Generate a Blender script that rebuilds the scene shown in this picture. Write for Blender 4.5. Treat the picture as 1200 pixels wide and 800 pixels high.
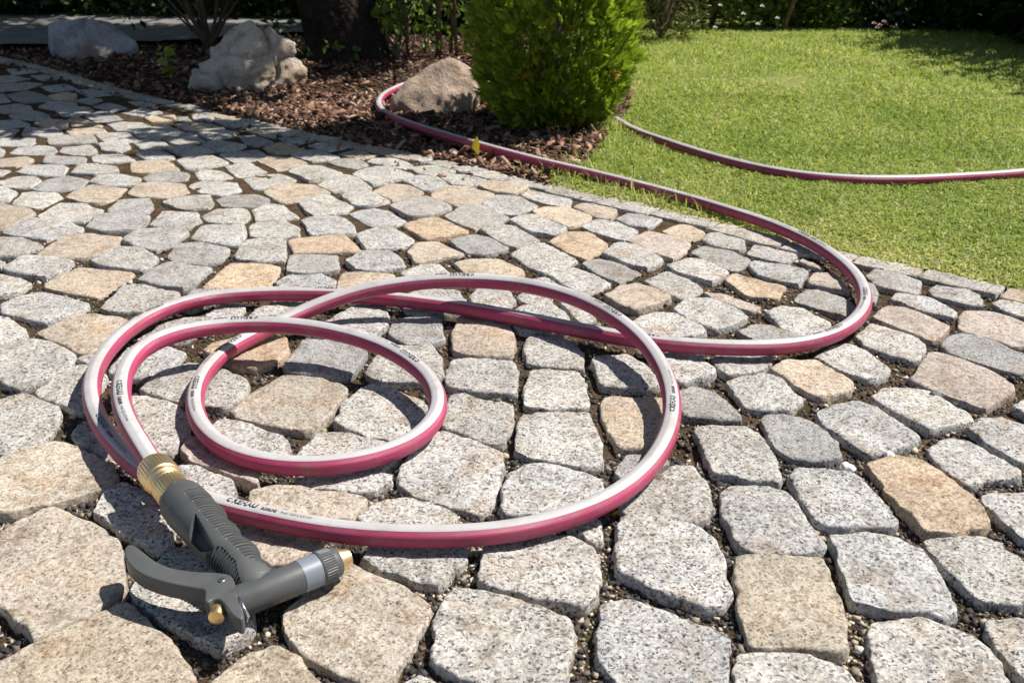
import bpy, bmesh, math, random
import numpy as np
from mathutils import Vector, Matrix, noise

for _o in list(bpy.data.objects):
    bpy.data.objects.remove(_o)
C = bpy.context.scene
COL = C.collection
rng = np.random.default_rng(7)
random.seed(7)
PI = math.pi

# ------------------------------------------------------------------ camera, light, exposure
F_PX, H_CAM, PITCH = 1150.0, 0.427, math.atan2(500.0, 1150.0)
cp, sp = math.cos(PITCH), math.sin(PITCH)
cam_d = bpy.data.cameras.new('camera')
cam = bpy.data.objects.new('camera', cam_d)
COL.objects.link(cam)
cam.location = (0, 0, H_CAM)
cam.rotation_euler = (PI / 2 - PITCH, 0, 0)
cam_d.sensor_width = 36.0
cam_d.lens = F_PX / 1200 * 36.0
cam_d.clip_start, cam_d.clip_end = 0.02, 500
cam_d.dof.use_dof = True
cam_d.dof.focus_distance = 0.80
cam_d.dof.aperture_fstop = 22.0
C.camera = cam

SUN_AZ, SUN_EL = math.radians(72), math.radians(54)   # azimuth measured from +Y towards +X
sun_dir = Vector((math.sin(SUN_AZ) * math.cos(SUN_EL), math.cos(SUN_AZ) * math.cos(SUN_EL), math.sin(SUN_EL)))
sd = bpy.data.lights.new('sun', 'SUN')
sun = bpy.data.objects.new('sun', sd)
COL.objects.link(sun)
sd.energy, sd.angle, sd.color = 5.0, math.radians(0.53), (1.0, 0.945, 0.865)
sun.rotation_euler = sun_dir.to_track_quat('Z', 'Y').to_euler()
sun.location = sun_dir * 20
W = bpy.data.worlds.new('World')
C.world = W
W.use_nodes = True
wn = W.node_tree
sky = wn.nodes.new('ShaderNodeTexSky')
sky.sky_type = 'NISHITA'
sky.sun_disc = False
sky.sun_elevation, sky.sun_rotation = SUN_EL, SUN_AZ
wn.links.new(sky.outputs[0], wn.nodes['Background'].inputs[0])
wn.nodes['Background'].inputs[1].default_value = 0.06
C.view_settings.view_transform = 'Standard'
C.view_settings.look = 'None'
C.view_settings.exposure = 0.56
C.view_settings.gamma = 1.0
C.cycles.max_bounces = 6
C.cycles.diffuse_bounces = 3
C.cycles.transparent_max_bounces = 4


def at(px, py, z=0.0):
    """where the line of sight through a photograph pixel (1200x800) meets the height z"""
    x, t = (px - 600) / F_PX, (py - 400) / F_PX
    d = Vector((x, cp - t * sp, -t * cp - sp))
    k = (H_CAM - z) / -d.z
    return Vector((d.x * k, d.y * k, z))


def px_of(p):
    v = Vector(p) - Vector((0, 0, H_CAM))
    zc = v.y * cp - v.z * sp
    yc = -(v.y * sp + v.z * cp)
    return 600 + F_PX * v.x / zc, 400 + F_PX * yc / zc


# ------------------------------------------------------------------ object helpers
def tag(o, label=None, cat=None, group=None, kind=None):
    if label: o['label'] = label
    if cat: o['category'] = cat
    if group: o['group'] = group
    if kind: o['kind'] = kind
    return o


def empty(name, loc, label, cat, group=None):
    o = bpy.data.objects.new(name, None)
    o.empty_display_size = 0.02
    COL.objects.link(o)
    o.location = loc
    return tag(o, label, cat, group)


def link_mesh(name, me, mat, parent=None, loc=None):
    o = bpy.data.objects.new(name, me)
    COL.objects.link(o)
    if loc is not None: o.location = loc
    if parent is not None:
        o.parent = parent
    for m in (mat if isinstance(mat, (list, tuple)) else [mat]):
        me.materials.append(m)
    return o


def np_mesh(name, V, F, mat, parent=None, loc=None, smooth=True, tint=None):
    """V (n,3), F (m,k) with k = 3 or 4; tint = per-face value kept as a face attribute"""
    me = bpy.data.meshes.new(name)
    V = np.asarray(V, dtype=np.float32); F = np.asarray(F, dtype=np.int32)
    k = F.shape[1]
    me.vertices.add(len(V)); me.vertices.foreach_set('co', V.ravel())
    me.loops.add(F.size); me.loops.foreach_set('vertex_index', F.ravel())
    me.polygons.add(len(F))
    me.polygons.foreach_set('loop_start', np.arange(0, F.size, k, dtype=np.int32))
    if smooth:
        me.polygons.foreach_set('use_smooth', np.ones(len(F), dtype=bool))
    me.update(calc_edges=True)
    if tint is not None:
        a = me.attributes.new('tint', 'FLOAT', 'FACE')
        a.data.foreach_set('value', np.asarray(tint, dtype=np.float32))
    return link_mesh(name, me, mat, parent, loc)


def bm_mesh(name, bm, mat, parent=None, loc=None, smooth=True, world=False):
    me = bpy.data.meshes.new(name)
    bmesh.ops.recalc_face_normals(bm, faces=bm.faces[:])
    if smooth:
        for f in bm.faces: f.smooth = True
    bm.to_mesh(me); bm.free()
    o = link_mesh(name, me, mat, parent, loc)
    if world and parent is not None:
        o.location = Vector((0, 0, 0)) - parent.location
    return o


# ------------------------------------------------------------------ materials
def new_mat(name):
    m = bpy.data.materials.new(name)
    m.use_nodes = True
    nt = m.node_tree
    return m, nt, nt.nodes['Principled BSDF']


def N(nt, kind, **kw):
    n = nt.nodes.new('ShaderNode' + kind)
    for k, v in kw.items():
        if k in n.inputs: n.inputs[k].default_value = v
        else: setattr(n, k, v)
    return n


def ramp(nt, fac, stops, interp='LINEAR'):
    r = nt.nodes.new('ShaderNodeValToRGB')
    r.color_ramp.interpolation = interp
    e = r.color_ramp.elements
    while len(e) < len(stops): e.new(0.5)
    for el, (p, c) in zip(e, stops):
        el.position = p
        el.color = (c[0], c[1], c[2], 1) if not isinstance(c, (int, float)) else (c, c, c, 1)
    nt.links.new(fac, r.inputs[0])
    return r.outputs[0]


def mixc(nt, a, b, fac, mode='MIX'):
    m = nt.nodes.new('ShaderNodeMix')
    m.data_type = 'RGBA'; m.blend_type = mode
    for s, v in ((6, a), (7, b)):
        if hasattr(v, 'is_output'): nt.links.new(v, m.inputs[s])
        else: m.inputs[s].default_value = (v[0], v[1], v[2], 1)
    if hasattr(fac, 'is_output'): nt.links.new(fac, m.inputs[0])
    else: m.inputs[0].default_value = fac
    return m.outputs[2]


def bump(nt, bsdf, h, strength, dist, prev=None):
    b = nt.nodes.new('ShaderNodeBump')
    b.inputs['Strength'].default_value = strength
    b.inputs['Distance'].default_value = dist
    nt.links.new(h, b.inputs['Height'])
    if prev is not None: nt.links.new(prev, b.inputs['Normal'])
    nt.links.new(b.outputs[0], bsdf.inputs['Normal'])
    return b.outputs[0]


def own_coords(nt):
    """object coordinates shifted by a random amount, so no two stones repeat"""
    tc = nt.nodes.new('ShaderNodeTexCoord'); oi = nt.nodes.new('ShaderNodeObjectInfo')
    mul = N(nt, 'Math', operation='MULTIPLY'); mul.inputs[1].default_value = 37.0
    nt.links.new(oi.outputs['Random'], mul.inputs[0])
    add = N(nt, 'VectorMath', operation='ADD')
    nt.links.new(tc.outputs['Object'], add.inputs[0]); nt.links.new(mul.outputs[0], add.inputs[1])
    return add.outputs[0], oi


def granite(name, stops, grain=620, stain=(0.62, 0.45, 0.30), rough=0.75):
    m, nt, b = new_mat(name)
    co, oi = own_coords(nt)
    nd = N(nt, 'TexNoise', Scale=300.0, Detail=2.0); nt.links.new(co, nd.inputs['Vector'])
    dm = N(nt, 'VectorMath', operation='SCALE'); dm.inputs['Scale'].default_value = 0.004
    nt.links.new(nd.outputs['Color'], dm.inputs[0])
    da = N(nt, 'VectorMath', operation='ADD')
    nt.links.new(co, da.inputs[0]); nt.links.new(dm.outputs[0], da.inputs[1])
    v = N(nt, 'TexVoronoi', Scale=float(grain)); nt.links.new(da.outputs[0], v.inputs['Vector'])
    sx = nt.nodes.new('ShaderNodeSeparateColor'); nt.links.new(v.outputs['Color'], sx.inputs[0])
    c = ramp(nt, sx.outputs[0], stops)
    v2 = N(nt, 'TexNoise', Scale=170.0, Detail=5.0, Roughness=0.75); nt.links.new(co, v2.inputs['Vector'])
    c2 = ramp(nt, v2.outputs['Fac'], [(0.33, 0.34), (0.42, 0.90), (0.62, 1.14)])
    c = mixc(nt, c, c2, 0.9, 'MULTIPLY')
    n3 = N(nt, 'TexNoise', Scale=28.0, Detail=4.0, Roughness=0.6); nt.links.new(co, n3.inputs['Vector'])
    f3 = ramp(nt, n3.outputs['Fac'], [(0.52, 0.0), (0.72, 1.0)])
    st = mixc(nt, c, stain, f3, 'MULTIPLY')
    c = mixc(nt, c, st, 0.55)
    n5 = N(nt, 'TexNoise', Scale=46.0, Detail=6.0, Roughness=0.72); nt.links.new(co, n5.inputs['Vector'])
    c = mixc(nt, c, (0.60, 0.54, 0.47), ramp(nt, n5.outputs['Fac'], [(0.50, 0.0), (0.64, 0.75)]), 'MULTIPLY')
    n4 = N(nt, 'TexNoise', Scale=14.0, Detail=2.0); nt.links.new(co, n4.inputs['Vector'])
    c = mixc(nt, c, ramp(nt, n4.outputs['Fac'], [(0.3, 0.8), (0.7, 1.08)]), 1.0, 'MULTIPLY')
    c = mixc(nt, c, oi.outputs['Color'], 1.0, 'MULTIPLY')
    nt.links.new(c, b.inputs['Base Color'])
    b.inputs['Roughness'].default_value = rough
    b.inputs['Specular IOR Level'].default_value = 0.35
    h = N(nt, 'TexNoise', Scale=230.0, Detail=6.0, Roughness=0.7); nt.links.new(co, h.inputs['Vector'])
    bump(nt, b, h.outputs['Fac'], 0.8, 0.0030)
    return m


def tinted(name, stops, rough=0.7, spec=0.3, trans=0.0, bump_scale=None, scale_rand=0.0):
    """base colour taken from the per-face attribute 'tint' (natural variation from piece to piece)"""
    m, nt, b = new_mat(name)
    a = nt.nodes.new('ShaderNodeAttribute'); a.attribute_name = 'tint'
    c = ramp(nt, a.outputs['Fac'], stops)
    nt.links.new(c, b.inputs['Base Color'])
    b.inputs['Roughness'].default_value = rough
    b.inputs['Specular IOR Level'].default_value = spec
    if bump_scale:
        tc = nt.nodes.new('ShaderNodeTexCoord')
        h = N(nt, 'TexNoise', Scale=bump_scale, Detail=4.0); nt.links.new(tc.outputs['Object'], h.inputs['Vector'])
        bump(nt, b, h.outputs['Fac'], 0.6, 0.002)
        c2 = mixc(nt, c, ramp(nt, h.outputs['Fac'], [(0.3, 0.65), (0.7, 1.15)]), 1.0, 'MULTIPLY')
        nt.links.new(c2, b.inputs['Base Color'])
    if trans:
        tr = nt.nodes.new('ShaderNodeBsdfTranslucent')
        tcol = mixc(nt, c, (1.0, 1.0, 0.45), 0.5, 'MULTIPLY')
        nt.links.new(tcol, tr.inputs[0])
        mx = nt.nodes.new('ShaderNodeMixShader'); mx.inputs[0].default_value = trans
        nt.links.new(b.outputs[0], mx.inputs[1]); nt.links.new(tr.outputs[0], mx.inputs[2])
        nt.links.new(mx.outputs[0], nt.nodes['Material Output'].inputs[0])
    return m


def plain(name, col, rough=0.5, metal=0.0, spec=0.5, var=None, bscale=None, bstr=0.2, bdist=0.0005):
    m, nt, b = new_mat(name)
    b.inputs['Base Color'].default_value = (*col, 1)
    b.inputs['Roughness'].default_value = rough
    b.inputs['Metallic'].default_value = metal
    b.inputs['Specular IOR Level'].default_value = spec
    tc = nt.nodes.new('ShaderNodeTexCoord')
    if var:
        n = N(nt, 'TexNoise', Scale=var[0], Detail=6.0, Roughness=0.65); nt.links.new(tc.outputs['Object'], n.inputs['Vector'])
        nt.links.new(ramp(nt, n.outputs['Fac'], [(0.3, col), (0.7, var[1])]), b.inputs['Base Color'])
    if bscale:
        n = N(nt, 'TexNoise', Scale=bscale, Detail=5.0); nt.links.new(tc.outputs['Object'], n.inputs['Vector'])
        bump(nt, b, n.outputs['Fac'], bstr, bdist)
    return m


M = {}
GREY = [(0.0, (0.07, 0.07, 0.07)), (0.05, (0.11, 0.11, 0.11)), (0.13, (0.27, 0.265, 0.26)), (0.40, (0.47, 0.457, 0.435)), (0.75, (0.59, 0.572, 0.54)), (1.0, (0.69, 0.667, 0.63))]
M['granite'] = granite('grey_granite', GREY)
M['granite_coarse'] = granite('coarse_grey_granite', [(0.0, (0.09, 0.09, 0.09)), (0.07, (0.16, 0.16, 0.16)), (0.16, (0.32, 0.31, 0.30)), (0.5, (0.49, 0.475, 0.45)), (1.0, (0.66, 0.64, 0.605))], grain=540, rough=.7)
M['granite_dull'] = granite('dull_grey_granite', [(0.0, (0.08, 0.08, 0.08)), (0.12, (0.20, 0.195, 0.19)), (0.35, (0.36, 0.35, 0.335)), (0.8, (0.46, 0.445, 0.425)), (1.0, (0.56, 0.54, 0.51))], grain=800, rough=.8)
M['tan'] = granite('tan_granite', [(0.0, (0.20, 0.15, 0.10)), (0.10, (0.33, 0.26, 0.19)), (0.35, (0.50, 0.41, 0.315)),
                                   (1.0, (0.64, 0.55, 0.45))], stain=(0.72, 0.52, 0.34))
M['soil'] = plain('joint_soil', (0.026, 0.018, 0.012), 0.95, spec=0.1, var=(60, (0.125, 0.08, 0.046)), bscale=220, bstr=0.9, bdist=0.006)
def _moss():
    nt = M['soil'].node_tree; b = nt.nodes['Principled BSDF']
    old = b.inputs['Base Color'].links[0].from_socket
    tc = nt.nodes.new('ShaderNodeTexCoord')
    n = N(nt, 'TexNoise', Scale=11.0, Detail=5.0, Roughness=.7); nt.links.new(tc.outputs['Object'], n.inputs['Vector'])
    c = mixc(nt, old, (.055, .058, .016), ramp(nt, n.outputs['Fac'], [(.52, 0), (.66, .8)]))
    nt.links.new(c, b.inputs['Base Color'])
_moss()
M['grit'] = tinted('grit', [(0.0, (0.03, 0.028, 0.028)), (0.35, (0.085, 0.075, 0.068)), (0.6, (0.15, 0.125, 0.10)), (0.8, (0.28, 0.23, 0.17)),
                            (0.95, (0.50, 0.42, 0.32)), (1.0, (0.62, 0.58, 0.52))], 0.8)
M['ground'] = plain('garden_soil', (0.035, 0.024, 0.017), 0.95, spec=0.1, var=(30, (0.07, 0.045, 0.028)), bscale=90, bstr=0.8, bdist=0.01)
M['mulch'] = tinted('bark_chips', [(0.0, (0.03, 0.016, 0.011)), (0.4, (0.13, 0.064, 0.040)), (0.7, (0.27, 0.150, 0.097)), (0.92, (0.40, 0.255, 0.17)),
                                   (1.0, (0.54, 0.42, 0.32))], 0.85, bump_scale=160)
M['turf'] = plain('turf_soil', (0.16, 0.21, 0.05), 0.95, spec=0.1, var=(40, (0.32, 0.31, 0.12)), bscale=160, bstr=0.8, bdist=0.01)
M['grass'] = tinted('grass_blades', [(0.0, (0.18, 0.28, 0.04)), (0.4, (0.35, 0.44, 0.085)), (0.7, (0.49, 0.54, 0.16)), (0.9, (0.66, 0.60, 0.29)),
                                     (1.0, (0.74, 0.65, 0.38))], 0.55, 0.35, trans=0.50)
M['path'] = plain('path_concrete', (0.11, 0.108, 0.10), 0.9, var=(9, (0.22, 0.215, 0.20)), bscale=120, bstr=0.5, bdist=0.003)

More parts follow.
